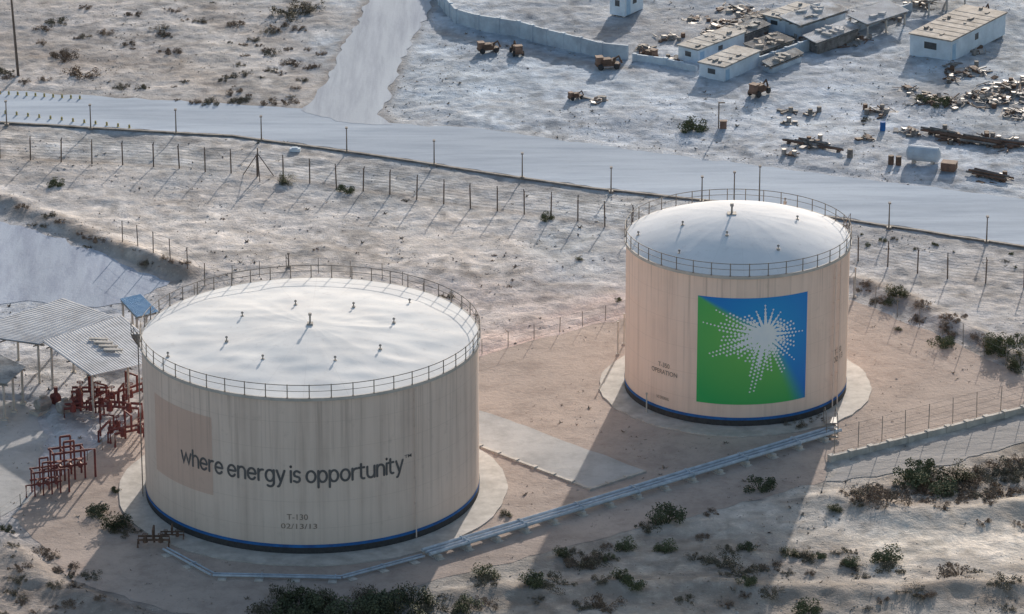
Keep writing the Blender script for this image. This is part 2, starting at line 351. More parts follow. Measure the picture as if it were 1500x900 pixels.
M_roof2=roofmat('roof_offwhite',(.86,.87,.90),(.78,.79,.82),(.64,.64,.66),20)
def cyl(T,a,r,z): return (T.x+math.sin(a)*r,T.y-math.cos(a)*r,z)
def ringwall(T,r,z0,z1,n=180,a0=0,a1=2*math.pi):
    mb=MB();vs=[];fs=[]
    closed=abs(a1-a0-2*math.pi)<1e-6;k=n if closed else n+1
    for i in range(k):
        a=a0+(a1-a0)*i/n; vs+= [cyl(T,a,r,z0),cyl(T,a,r,z1)]
    for i in range(n):
        j=(i+1)%k; fs.append((2*i,2*j,2*j+1,2*i+1))
    mb.add(vs,fs);return mb
def dome(T,r,z,rise,wav,cone,nrib,rib):
    mb=MB();nr,na=48,240;vs=[];fs=[]
    for i in range(nr+1):
        q=i/nr;rr=r*q
        zz=z+rise*((1-q*q)*(1-cone)+(1-q)*cone)
        for j in range(na):
            a=2*math.pi*j/na; x=math.sin(a)*rr;y=-math.cos(a)*rr
            n2=float(vn(x*.22+20,y*.22+20,21))-.5
            n3=float(vn(x*.5+.3*y+40,y*.5-.3*x+40,22))-.5
            n4=float(vn(x*.25+y*.9+60,y*.25-x*.35+60,24))-.5
            sag=-abs(math.sin(a*nrib/2+n2*2.2))*(.3+float(vn(math.cos(a)*4+9,math.sin(a)*4+q*2,23)))
            vs.append((T.x+x,T.y+y,zz+(wav*(n2*.9+n3*.5+n4*.35)+rib*sag*min(1,q*2.2))*(1-q**8)))
    for i in range(nr):
        for j in range(na):
            a=i*na+j;b=i*na+(j+1)%na; fs.append((a,a+na,b+na,b))
    mb.add(vs,fs);return mb
def tank(T,R,HH,shell,roofm,rise,wav,cone,nposts,label,nrib,rib):
    r=root('storage_tank',T,label,'storage tank')
    mkobj('shell',ringwall(T,R,.1,HH),shell,r,smooth=True)
    mkobj('roof',dome(T,R+.05,HH+.02,rise,wav,cone,nrib,rib),roofm,r,smooth=True)
    mkobj('base_band',ringwall(T,R+.03,.1,.66),M_black,r,smooth=True,label='black painted band round the foot')
    mkobj('blue_stripe',ringwall(T,R+.035,.66,.92),M_blue,r,smooth=True)
    mb=ringwall(T,R+.16,HH-.24,HH+.03)
    n=180;vs=[];fs=[]
    for i in range(n):
        a=2*math.pi*i/n; vs+=[cyl(T,a,R-.02,HH+.035),cyl(T,a,R+.16,HH+.035)]
    for i in range(n): j=(i+1)%n; fs.append((2*i,2*i+1,2*j+1,2*j))
    mb.add(vs,fs)
    mkobj('rim',mb,mat('rim_grey',(.56,.53,.51),(.44,.42,.40),1),r,smooth=False)
    mb=MB()
    for zz,rr in((1.15,.035),(.62,.025)):
        mb.tube([cyl(T,2*math.pi*i/120,R+.1,HH+zz) for i in range(120)],rr,5,closed=True)
    rl=mkobj('guard_railing',mb,M_rail,r)
    mb=MB(); mb.tube([(0,0,0),(0,0,1.2)],.045,5); mb.box((0,0,.03),(.16,.16,.05))
    first=None
    for i in range(nposts):
        a=2*math.pi*(i+.3)/nposts
        if first is None:
            first=mkobj('railing_post',mb,M_rail,loc=(0,0,0)); first.parent=rl; first.location=Vector(cyl(Vector((0,0,0)),a,R+.1,HH)); first.location.z=HH
        else: copypart(first,rl,(math.sin(a)*(R+.1),-math.cos(a)*(R+.1),HH))
    return r
t1=tank(T1,R1,H1,M_sh1,M_roof1,1.05,.20,.6,50,'wide beige steel tank with white low roof and grey lettering',24,.018)
t2=tank(T2,R2,H2,M_sh2,M_roof2,2.3,.07,.12,38,'pinkish beige steel tank with domed roof and blue green emblem',20,.012)
def roofvent(t,T,u,v,z,hh=.30,rad=.05,cap=.11,name='roof_vent'):
    p=P(u,v,z); mb=MB(); mb.tube([(p.x,p.y,z-.5),(p.x,p.y,z+hh)],rad,8); mb.tube([(p.x,p.y,z+hh),(p.x,p.y,z+hh+.1),(p.x,p.y,z+hh+.16)],[cap,cap,.05],8)
    mb.tube([(p.x,p.y,z-.2),(p.x,p.y,z+.08)],cap*1.4,10)
    mkobj(name,mb,M_vent,t,loc=(p.x,p.y,z))
def zr1(u,v):
    z=14.2
    for _ in range(4):
        p=P(u,v,z);q=min(1,math.hypot(p.x-T1.x,p.y-T1.y)/R1);z=H1+1.05*((1-q*q)*.4+(1-q)*.6)
    return z
def zr2(u,v):
    z=15
    for _ in range(5):
        p=P(u,v,z);q=min(1,math.hypot(p.x-T2.x,p.y-T2.y)/R2);z=H2+2.3*((1-q*q)*.88+(1-q)*.12)
    return z
for u,v in((433,447),(518,450),(355,464),(577,473),(332,500),(557,512),(491,529),(385,527),(246,523),(600,445)): roofvent(t1,T1,u,v,zr1(u,v))
p=Vector((T1.x,T1.y,H1+1)); mb=MB(); mb.tube([p,(p.x,p.y,p.z+.9)],.08,8); mb.tube([(p.x,p.y,p.z+.85),(p.x,p.y,p.z+1.05)],.14,8); mb.box((p.x,p.y,p.z+.1),(.5,.5,.2))
mkobj('gauge_vent',mb,M_vent,t1,loc=p)
for u,v in((1000,330),(1168,322),(1065,345),(935,345),(1140,365),(1150,296),(995,372)): roofvent(t2,T2,u,v,zr2(u,v),.25)
p=Vector((T2.x-.6,T2.y,H2+2.25)); mb=MB(); mb.tube([p,(p.x,p.y,p.z+.8)],.09,8); mb.tube([(p.x,p.y,p.z+.75),(p.x,p.y,p.z+1.0)],.16,8); mb.box((p.x,p.y,p.z),(.8,.8,.25))
mkobj('gauge_vent',mb,M_vent,t2,loc=p)
mkobj('repainted_patch',ringwall(T1,R1+.012,4.4,11.3,24,math.radians(-63.5),math.radians(-32.5)),M_patch,t1,smooth=True)
def wraptext(body,T,R,a0,a1,z,hgt,m,parent,name,off=.0,align=0):
    cu=bpy.data.curves.new('t','FONT');cu.body=body;cu.size=1;cu.offset=off;cu.resolution_u=4; cu.space_line=1.1
    cu.align_x='CENTER' if align else 'LEFT'
    ob=bpy.data.objects.new('t',cu);COL.objects.link(ob)
    dg=bpy.context.evaluated_depsgraph_get(); me=bpy.data.meshes.new_from_object(ob.evaluated_get(dg))
    bpy.data.objects.remove(ob)
    bm=bmesh.new();bm.from_mesh(me)
    x0=min(v.co.x for v in bm.verts);x1=max(v.co.x for v in bm.verts);y0=min(v.co.y for v in bm.verts);y1=max(v.co.y for v in bm.verts)
    nsl=12
    for i in range(1,nsl):
        x=x0+(x1-x0)*i/nsl; bmesh.ops.bisect_plane(bm,geom=bm.verts[:]+bm.edges[:]+bm.faces[:],plane_co=(x,0,0),plane_no=(1,0,0))
    for v in bm.verts:
        a=a0+(a1-a0)*(v.co.x-x0)/(x1-x0); zz=z+(v.co.y-y0)/(y1-y0)*hgt
        v.co=Vector(cyl(T,a,R+.03,zz))-T
    bm.normal_update()
    bm.to_mesh(me);bm.free();me.materials.clear();me.materials.append(m);me.name=name
    o=bpy.data.objects.new(name,me);COL.objects.link(o);o.parent=parent;return o
rd=math.radians
def arc(cx,cy,rx,ry,a0,a1,n=14): return [(cx+rx*math.cos(rd(a0+(a1-a0)*i/n)),cy+ry*math.sin(rd(a0+(a1-a0)*i/n))) for i in range(n+1)]
GL={
'o':(.86,[arc(.43,.5,.43,.5,0,360,26)]),
'n':(.74,[[(0,0),(0,1)],[(0,.55)]+arc(.37,.60,.37,.40,180,0)+[(.74,0)]]),
'h':(.74,[[(0,0),(0,1.42)],[(0,.55)]+arc(.37,.60,.37,.40,180,0)+[(.74,0)]]),
'u':(.74,[[(.74,1),(.74,0)],[(0,1)]+arc(.37,.40,.37,.40,180,360)+[(.74,.45)]]),
'r':(.46,[[(0,0),(0,1)],arc(.40,.55,.40,.43,180,80,10)]),
'e':(.82,[[(.02,.52),(.82,.52)]+arc(.41,.5,.41,.5,2,322,24)]),
'w':(1.35,[[(0,1),(.32,0),(.675,.95),(1.03,0),(1.35,1)]]),
'i':(0.0,[[(0,0),(0,1)],[(0,1.36),(0,1.42)]]),
's':(.60,[[(.58,.88)]+arc(.30,.74,.27,.26,50,180,8)+[(.10,.56),(.30,.50),(.50,.44)]+arc(.30,.26,.28,.26,30,-90,7)+[(.02,.10)]]),
'p':(.82,[[(0,-.48),(0,1)],arc(.42,.5,.40,.5,0,360,24)]),
'g':(.82,[arc(.40,.5,.40,.5,0,360,24),[(.80,1),(.80,-.12)]+arc(.42,-.12,.38,.36,0,-130,10)]),
't':(.48,[[(.12,1.32),(.12,.28)]+arc(.38,.28,.26,.28,180,285,8),[(-.10,1),(.44,1)]]),
'y':(.74,[[(0,1),(.38,.02)],[(.76,1),(.34,-.14)]+arc(.10,-.12,.20,.32,-20,-90,6)])}
def slogan(body,T,R,a0,a1,z0,xh,thick,m,parent,name):
    strokes=[];x=0
    for ch in body:
        if ch==' ': x+=.36; continue
        wd,ss=GL[ch]
        for s in ss: strokes.append([(px+x,py) for px,py in s])
        x+=wd+.28
    x-=.28; mb=MB();k=0
    def M(px,py,o): return cyl(T,a0+(a1-a0)*px/x,R+.03+o,z0+py*xh)
    L=R*(a1-a0); sx=L/x
    for s in strokes:
        k+=1;o=.002*(k%5);th=thick/2
        dn=[s[0]]   # keep long bars following the curve
        for p in s[1:]:
            q=dn[-1];l=math.hypot(p[0]-q[0],p[1]-q[1]);c=max(1,int(l/.35))
            for i in range(1,c+1): dn.append((q[0]+(p[0]-q[0])*i/c,q[1]+(p[1]-q[1])*i/c))
        s=dn
        n=len(s);closed=(abs(s[0][0]-s[-1][0])+abs(s[0][1]-s[-1][1])<1e-6)
        W=[(a*sx,b*xh) for a,b in s];vs=[];
        for i in range(n):
            if closed: p0,p1=W[(i-1)%(n-1)],W[(i+1)%(n-1)]
            else: p0,p1=W[max(i-1,0)],W[min(i+1,n-1)]
            dx,dy=p1[0]-p0[0],p1[1]-p0[1];l=math.hypot(dx,dy) or 1
            nx_,ny_=-dy/l,dx/l; f=1.0
            if 0<i<n-1 and not closed:
                ax,ay=W[i][0]-p0[0],W[i][1]-p0[1];la=math.hypot(ax,ay) or 1
                f=min(1.6,1/max(.4,abs((-ay/la)*nx_+(ax/la)*ny_)))
            for sg in(1,-1): 
                X_=W[i][0]+nx_*th*sg*f;Y_=W[i][1]+ny_*th*sg*f; vs.append(M(X_/sx,Y_/xh,o))
        mb.add(vs,[(2*i,2*i+2,2*i+3,2*i+1) for i in range(n-1)])
        if not closed:
            for e in(0,n-1):
                c=W[e]; mb.add([M((c[0]+th*math.cos(q*math.pi/5))/sx,(c[1]+th*math.sin(q*math.pi/5))/xh,o+.0008) for q in range(10)],[tuple(range(10))])
    o=mkobj(name,mb,m,parent)
    bm=bmesh.new();bm.from_mesh(o.data);
    bm.normal_update()
    for f in bm.faces:
        c=f.calc_center_median(); 
        if f.normal.dot(Vector((c.x,c.y,0)))<0: f.normal_flip()
    bm.to_mesh(o.data);bm.free()
    return o
slogan('where energy is opportunity',T1,R1,rd(-46.6),rd(34.2),6.50,.98,.20,M_text,t1,'slogan_lettering')
wraptext('TM',T1,R1,rd(35.0),rd(37.8),7.55,.28,M_text,t1,'trademark_lettering',off=.01)
wraptext('T-130',T1,R1,rd(-6),rd(1),3.15,.5,M_text2,t1,'stencil_lettering')
wraptext('02/13/13',T1,R1,rd(-8),rd(4),2.35,.45,M_text2,t1,'stencil_lettering')
wraptext('T-350\nOPERATION',T2,R2,rd(-51),rd(-34),4.0,1.1,M_text2,t2,'stencil_lettering',align=1)
wraptext('T-350',T2,R2,rd(58),rd(66),5.0,.5,M_text2,t2,'stencil_lettering')
wraptext('02/13',T2,R2,rd(57),rd(68),4.3,.5,M_text2,t2,'stencil_lettering')
wraptext('NO SMOKING',T2,R2,rd(-47),rd(-39),1.6,.3,M_text2,t2,'stencil_lettering')
# emblem: one panel, soft green to blue blend, dotted star
EA0,EA1,EZ0,EZ1=rd(-23),rd(35),2.15,12.15
cx,cy=.60,.66
def em(s,t,o=.02): return cyl(T2,EA0+(EA1-EA0)*s,R2+o,EZ0+(EZ1-EZ0)*t)
n=90;mb=MB();vs=[];cols=[]
for i in range(n+1):
    for j in range(n+1):
        s,t=i/n,j/n; vs.append(em(s,t))
        if s<cx: d=(t-(1-(1-cy)*(s/cx)**1.1)); wdt=.015+.06*(s/cx)
        else: d=(s-(cx+max(0,1-t/cy)**.9*.34)); wdt=.05+.07*max(0,(1-t/cy)) if t<cy else .11
        if s>=cx and t>=cy: d=.5
        if s<cx and t<cy: d=min(d,-.02)
        f=min(1,max(0,.5+d/wdt*.5)); f=f*f*(3-2*f)
        rr=min(1,math.hypot(s-cx,t-cy)/.8)
        gr=np.array((.24,.58,.12))*(1-rr)+np.array((.03,.40,.11))*rr
        bl=np.array((.02,.38,.76))*(1-rr)**1.4+np.array((.005,.17,.60))*(1-(1-rr)**1.4)
        cols.append(tuple(gr*(1-f)+bl*f)+(1,))
fs=[(i*(n+1)+j,(i+1)*(n+1)+j,(i+1)*(n+1)+j+1,i*(n+1)+j+1) for i in range(n) for j in range(n)]
mb.add(vs,fs,0)
def dot(s,t,r,ang=0):
    if not(.012<s<.988 and .012<t<.988): return
    mb.add([em(s+math.cos(ang+2*math.pi*i/4)*r,t+math.sin(ang+2*math.pi*i/4)*r,.045) for i in range(4)],[tuple(range(4))],1)
# long dotted rays reach down and to the west, short solid ones point up
rays=[(92,.30,1),(74,.25,1),(56,.24,1),(38,.26,2),(18,.34,2),(357,.37,3),(335,.38,2),(315,.40,3),(295,.52,2),(277,.46,2),(258,.63,4),(238,.40,2),(220,.42,2),(203,.60,4),(186,.50,2),(170,.58,3),(153,.52,3),(134,.32,2),(112,.26,1)]
for ang,ln,wd in rays:
    a=rd(ang)
    for k in range(wd):
        c0=(k-(wd-1)/2); L_=ln*(1-.42*abs(c0)/(wd/2)); r=.13+.017*(k%2)
        while r<L_:
            q=(r-.13)/(ln-.13); sz=.0165*(1-.5*q); off=c0*.033
            dot(cx+math.cos(a)*r-math.sin(a)*off,cy+math.sin(a)*r+math.cos(a)*off,sz,a)
            r+=.034
def spike(ang,ln,w):
    a=rd(ang);K=10;vs=[];e=.05+.002*random.random()
    for i in range(K+1):
        q=i/K;ww=w*(1-q);r=ln*q
        for sg in(1,-1): vs.append(em(cx+math.cos(a)*r-math.sin(a)*ww*sg,cy+math.sin(a)*r+math.cos(a)*ww*sg,e))
    mb.add(vs,[(2*i,2*i+1,2*i+3,2*i+2) for i in range(K)],1)
for ang,ln,wd in rays: spike(ang,{1:ln*.95,2:.10+ln*.30,3:.12+ln*.32,4:.14+ln*.34}[wd],.018+.004*wd)
m,nt,b=newmat('emblem_blend');at=nt.nodes.new('ShaderNodeAttribute');at.attribute_name='paint';nt.links.new(at.outputs['Color'],b.inputs['Base Color']);b.inputs['Roughness'].default_value=.6
eo=mkobj('emblem_panel',mb,[m,mat('emblem_white',(.88,.9,.92),(.82,.86,.9))],t2)
ca=eo.data.color_attributes.new('paint','FLOAT_COLOR','POINT'); cols+=[(.8,.8,.8,1)]*(len(mb.v)-len(cols)); ca.data.foreach_set('color',[x for c in cols for x in c])
for (T,R,HT,a,t,nm) in((T1,R1,H1,39,t1,'level_pipe'),(T2,R2,H2,55,t2,'level_pipe'),(T2,R2,H2,60,t2,'level_pipe')):
    mb=MB(); A=rd(a); mb.tube([cyl(T,A,R+.22,.3),cyl(T,A,R+.22,HT-.4)],.06,6)
    for k in range(6): mb.tube([cyl(T,A,R,1+k*2.3),cyl(T,A,R+.22,1+k*2.3)],.04,5)
    mkobj(nm,mb,M_sh1 if T is T1 else M_sh2,t)
mb=MB();A=rd(-82)
for s in(-.02,.02): mb.tube([cyl(T1,A+s,R1+.3,.2),cyl(T1,A+s,R1+.3,H1+1)],.035,5)
for k in range(45): mb.tube([cyl(T1,A-.02,R1+.3,.4+k*.32),cyl(T1,A+.02,R1+.3,.4+k*.32)],.02,4)
mkobj('ladder',mb,M_rail,t1)
def stair(T,R,HT,t,a0,a1):
    mb=MB();n=64
    for i in range(n):
        a=rd(a0+(a1-a0)*i/n);z=HT-.1-(HT-.4)*i/n
        mb.tube([cyl(T,a,R+.05,z),cyl(T,a,R+.95,z)],.05,4)
        if i%4==0: mb.tube([cyl(T,a,R+.95,z),cyl(T,a,R+.95,z+1.1)],.03,4)
    for rr,dz in((R+.97,1.1),(R+.97,.55),(R+.95,0),(R+.12,0)):
        mb.tube([cyl(T,rd(a0+(a1-a0)*i/n),rr,HT-.1+dz-(HT-.4)*i/n) for i in range(n)],.035,4)
    mkobj('stairway',mb,M_rail,t)
stair(T1,R1,H1,t1,-92,-160); stair(T2,R2,H2,t2,110,175)
# ---------------------------------------------------------------- fences
def fence(pts,spacing,hp,label,wires=5,arm=True,thick=.055,name='wire_fence',mp=M_post):
    line=dens(pts,spacing,0,False); o=line[0].copy(); o.z=gz(o.x,o.y)
    r=root(name,o,label,'fence')
    mb=MB(); mb.tube([(0,0,-.3),(0,0,hp)],thick,6)
    if arm: mb.tube([(0,0,hp-.02),(-.12,.35,hp+.35)],thick*.7,4); mb.tube([(0,0,hp-.02),(.12,-.35,hp+.35)],thick*.7,4)
    d=(pts[-1]-pts[0]);ang=math.atan2(d.y,d.x)
    f=None
    for p in line:
        q=Vector((p.x,p.y,gz(p.x,p.y)))-o
        if f is None: f=mkobj('fence_post',mb,mp,loc=(0,0,0));f.parent=r;f.location=q;f.rotation_euler=(0,0,ang)
        else:
            c=copypart(f,r,q,ang+random.uniform(-.15,.15)); c.rotation_euler[0]=random.uniform(-.03,.03);c.rotation_euler[1]=random.uniform(-.03,.03)
    mb=MB()
    for k in range(wires):
        z=hp*(.12+.86*k/(wires-1))
        mb.tube([(p.x,p.y,gz(p.x,p.y)+z) for p in line],.012,3,cap=False)
    if arm:
        for s in(-1,1):
            mb.tube([(p.x+s*.08,p.y-s*.3,gz(p.x,p.y)+hp+.32) for p in line],.012,3,cap=False)
    mkobj('fence_wire',mb,M_wire,r)
    return r
fence(PL([(-120,232),(0,234),(225,246),(415,264),(532,279),(650,299),(768,314),(886,336),(1257,382),(1388,407),(1500,420),(1600,432)]),2.8,2.2,'long dark post and wire security fence with angled tops',7,True,.07)
fence(PL([(706,519),(820,487),(920,461),(1080,427)]),2.4,1.5,'thin low wire fence at gravel edge',3,False,.035,mp=M_wire)
fence(PL([(1250,437),(1380,492),(1505,552),(1580,590)]),3.0,2.2,'thin grey wire fence along gravel edge',4,False,.035,mp=M_wire)
fence(PL([(1222,668),(1360,632),(1500,596),(1580,577)]),2.2,2.6,'tall thin grey wire fence on low wall',5,False,.035,mp=M_wire)
fence(PL([(180,365),(225,385),(275,405),(300,420)]),1.8,2.2,'short dark post fence beside service road',4,False,.05)
fence(PL([(285,440),(300,422),(420,400),(560,410),(650,450),(700,480)]),2.6,1.6,'thin wire fence behind tank',3,False,.035,mp=M_wire)
fence(PL([(0,762),(60,722),(150,660),(205,628)]),2.2,1.1,'low pale kerb rail fence beside pump yard',3,False,.04,mp=M_wire)
p=G(378,258); mb=MB(); mb.tube([p,(p.x,p.y,p.z+3)],.07,6); mb.tube([(p.x,p.y,p.z+2.4),(p.x-1.6,p.y,p.z)],.05,5); mb.tube([(p.x,p.y,p.z+2.4),(p.x+1.6,p.y,p.z)],.05,5); mb.tube([(p.x,p.y,p.z+2.4),(p.x+.3,p.y-2,p.z)],.05,5)
o=mkobj('braced_post',mb,M_post,loc=p);tag(o,'dark braced steel post standing by the wire fence','post')
def lamp(p,hh,f=None):
    r=root('lamp_post',p,'slim grey roadside lamp post with small box head','lamp post','lamp posts along the road')
    mb=MB(); mb.tube([(p.x,p.y,p.z-.1),(p.x,p.y,p.z+hh)],[.09,.06],6); mb.box((p.x,p.y,p.z+.12),(.45,.45,.25)); mkobj('pole',mb,M_rail,r)
    mb=MB(); mb.box((p.x,p.y-.1,p.z+hh+.08),(.26,.42,.14)); mb.box((p.x,p.y,p.z+hh),(.12,.12,.1)); mkobj('lamp_head',mb,M_scrap,r)
for u,v in((10,186),(133,190),(258,197),(383,207),(508,224),(636,243),(765,262),(895,283),(1028,298),(1302,336),(1445,356)): lamp(G(u,v),2.7)
lamp(G(1112,305),4.4); lamp(G(1075,308),4.0); lamp(G(423,396),1.5)
p=G(27,113); mb=MB(); mb.tube([(p.x,p.y,p.z-.3),(p.x-.5,p.y,p.z+10.5)],[.16,.10],8); mb.box((p.x-.48,p.y,p.z+9.8),(2.2,.12,.12)); 
for s in(-.9,0,.9): mb.tube([(p.x-.48+s,p.y,p.z+9.85),(p.x-.48+s,p.y,p.z+10.15)],.06,6)
o=mkobj('utility_pole',mb,M_post,loc=p); tag(o,'tall dark wooden utility pole with crossarm','utility pole')
f=None
for k in range(22):
    u,v=(0+k*13,138+k*.8) if k<10 else (8+(k-10)*16.5,167+(k-10)*1.9)
    p=G(u,v)
    if f is None:
        mb=MB(); mb.tube([(0,0,-.1),(0,0,.6),(0,0,.66)],[.13,.13,.05],8); mb.tube([(0,0,.3),(0,0,.38)],.135,8,1); mb.box((0,0,.04),(.34,.34,.06),0,0)
        f=mkobj('bollard',mb,[M_yellow,M_black],loc=(0,0,0)); f.location=p; ob=f
    else: ob=f.copy();COL.objects.link(ob);ob.location=p
    ob.scale=(.8,.8,.62)
    tag(ob,'short faded yellow bollard at road edge','bollard','yellow bollards along the road')
# ---------------------------------------------------------------- pipeline
def pipeline(a,b,n,label,rad=.13,sp=.42,hh=.45,step=3.0,name='pipeline'):
    d=(b-a);L=d.length;dn=d.normalized();nr=Vector((-dn.y,dn.x,0));ang=math.atan2(d.y,d.x)
    r=root(name,a,label,'pipeline')
    for k in range(n):
        off=nr*((k-(n-1)/2)*sp); A=a+off;B=b+off
        mb=MB(); mb.tube([(A.x,A.y,hh),(B.x,B.y,hh)],rad*(1.0 if k!=1 else .8),8)
        for t in np.arange(4,L,6.0):
            c=A+dn*t; mb.tube([(c.x-dn.x*.06,c.y-dn.y*.06,hh),(c.x+dn.x*.06,c.y+dn.y*.06,hh)],rad*1.5,8)
        mkobj('pipe',mb,M_pipe,r,smooth=False)
    f=None
    for t in np.arange(.8,L,step):
        c=a+dn*t
        if f is None:
            mb=MB(); mb.box((0,0,hh/2-.08),(.35,n*sp+.4,hh-.17)); mb.box((0,0,.04),(.7,n*sp+.7,.1))
            f=mkobj('pipe_support',mb,M_conc,loc=(0,0,0));f.parent=r;f.location=c-a;f.rotation_euler=(0,0,ang)
        else: copypart(f,r,c-a,ang)
    return r
pipeline(P(624,818),P(1226,636),3,'three parallel silver pipes on concrete supports',.16,.52,.55)
pipeline(P(312,846),P(500,850),2,'two low silver pipes along the gravel edge',.1,.4,.28)
pipeline(P(242,808),P(312,846),2,'short run of two low silver pipes',.1,.4,.28)
pipeline(P(500,850),P(620,818),2,'low silver pipes meeting the long pipeline',.1,.4,.28)
p=P(1215,632); r=root('pipe_stile',p,'small grey steel crossover steps over pipes','steps')
mb=MB()
for k in range(4): mb.box((p.x+.1,p.y-1.8+k*.35,.2+k*.22),(1.0,.32,.06)); mb.box((p.x+.1,p.y+1.8-k*.35,.2+k*.22),(1.0,.32,.06))
mb.box((p.x+.1,p.y,1.05),(1.0,1.4,.07)); mkobj('tread',mb,M_steel,r)
mb=MB()
for s in(-.4,.6): mb.tube([(p.x+s,p.y-1.9,.1),(p.x+s,p.y-1.9,1.1),(p.x+s,p.y-.7,2.0),(p.x+s,p.y+.7,2.0),(p.x+s,p.y+1.9,1.1),(p.x+s,p.y+1.9,.1)],.04,5)
mkobj('handrail',mb,M_rail,r)
def valve(p,s,label,m=M_red,name='valve_manifold',ang=0,tall=1.0):
    r=root(name,p,label,'pipework'); mb=MB(); z=p.z;ca,sa=math.cos(ang),math.sin(ang)
    def q(x,y,zz): return (p.x+(x*ca-y*sa)*s,p.y+(x*sa+y*ca)*s,z+zz*s*tall)
    for y in(-.5,.5): mb.tube([q(-1.6,y,0),q(-1.6,y,.9),q(1.6,y,.9),q(1.6,y,0)],.12*s,7)
    mb.tube([q(0,-.5,.9),q(0,-.5,1.9),q(0,.9,1.9),q(0,.9,0)],.11*s,7)
    for x in(-.8,.8):
        mb.tube([q(x,-.5,.65),q(x,-.5,1.2)],[.28*s,.2*s],8); mb.box(q(x,-.5,.9),(.16*s,.55*s,.55*s),ang)
    mkobj('pipe',mb,m,r)
    for x in(-.8,.8):
        mb=MB(); c=q(x,-.5,1.55); mb.tube([q(x,-.5,1.15),c],.04*s,5)
        mb.tube([(c[0]+.28*s*math.cos(k*math.pi/6),c[1]+.28*s*math.sin(k*math.pi/6),c[2]) for k in range(12)],.035*s,5,closed=True)
        for k in(0,math.pi/2): mb.tube([(c[0]+.28*s*math.cos(k),c[1]+.28*s*math.sin(k),c[2]),(c[0]-.28*s*math.cos(k),c[1]-.28*s*math.sin(k),c[2])],.025*s,4)
        mkobj('handwheel',mb,m,r)
for u,v,s,a,tl in((120,612,1.0,.2,1.3),(150,598,1.0,1.0,1.2),(178,616,1.1,-.2,1.5),(190,648,1.0,.5,1.4),(160,640,.9,1.3,1.2),(132,590,1.0,0,1.4),(196,590,1.1,.8,1.3)):
    valve(P(u,v),s,'dull maroon pipe manifold with handwheels on pad',ang=a,tall=tl)
def prack(p,ang,s):
    r=root('pipe_rack',p,'tall upright maroon pipework rack standing on pale pad','pipework');ca,sa=math.cos(ang),math.sin(ang)
    def q(x,y,z): return (p.x+(x*ca-y*sa)*s,p.y+(x*sa+y*ca)*s,z*s)
    mb=MB()
    for x in(-1.5,-.5,.5,1.5):
        for y in(-.7,.7): mb.tube([q(x,y,0),q(x,y,4.0 if abs(x)<1 else 2.9)],.10*s,6)
    for y in(-.7,.7):
        mb.tube([q(-1.7,y,2.9),q(1.7,y,2.9)],.12*s,6); mb.tube([q(-1.7,y,1.5),q(1.7,y,1.5)],.12*s,6); mb.tube([q(-.5,y,4.0),q(.5,y,4.0)],.12*s,6)
    for x in(-1.5,-.5,.5,1.5): mb.tube([q(x,-.9,2.9),q(x,.9,2.9)],.08*s,6)
    mb.tube([q(1.7,-.7,2.9),q(2.5,-.7,2.9),q(2.5,-.7,0)],.12*s,6); mb.tube([q(-1.7,-.7,1.5),q(-2.5,-.7,1.5),q(-2.5,-.7,0)],.12*s,6)
    mkobj('pipe',mb,M_red,r)
    for x in(-1.0,0,1.0):
        mb=MB(); mb.tube([q(x,-.7,1.5),q(x,-.7,2.1)],.05*s,5); mb.tube([q(x,-1.0,1.5),q(x,-.4,1.5)],.26*s,8); mb.tube([q(x,-.7,2.05),q(x,-.7,2.12)],.26*s,10); mkobj('valve',mb,M_red,r)
prack(P(100,700),.35,.9); prack(P(68,722),.35,.75)
for u,v,s in((225,800,.8),(252,790,.6)): valve(P(u,v),s,'brown rusted valve pipework at tank foot',M_rust)
def pump(p,ang,label):
    r=root('pump_unit',p,label,'pump'); ca,sa=math.cos(ang),math.sin(ang)
    def q(x,y,z): return (p.x+x*ca-y*sa,p.y+x*sa+y*ca,z)
    mb=MB(); mb.box((p.x,p.y,.15),(3.2,1.2,.3),ang); mkobj('skid',mb,M_conc,r)
    mb=MB(); mb.tube([q(-1.3,0,.9),q(-1.2,0,.9),q(.1,0,.9),q(.2,0,.9)],[.3,.5,.5,.3],12); mb.box(q(-.6,0,.45),(1.0,.8,.3),ang); mb.box(q(-.5,0,1.45),(.5,.4,.3),ang); mkobj('motor',mb,M_steel,r)
    mb=MB(); mb.tube([q(.2,0,.9),q(.6,0,.9)],.12,8); mb.tube([q(.6,0,.9),q(.7,0,.9),q(1.2,0,.9),q(1.3,0,.9)],[.3,.55,.55,.3],12); mb.tube([q(1.0,0,1.2),q(1.0,0,2.0)],.18,8); mb.box(q(1,0,.45),(.5,.6,.3),ang); mkobj('pump_casing',mb,M_red,r)
for u,v in((70,602),(102,606)): pump(P(u,v),.8,'grey motor with maroon pump on skid')
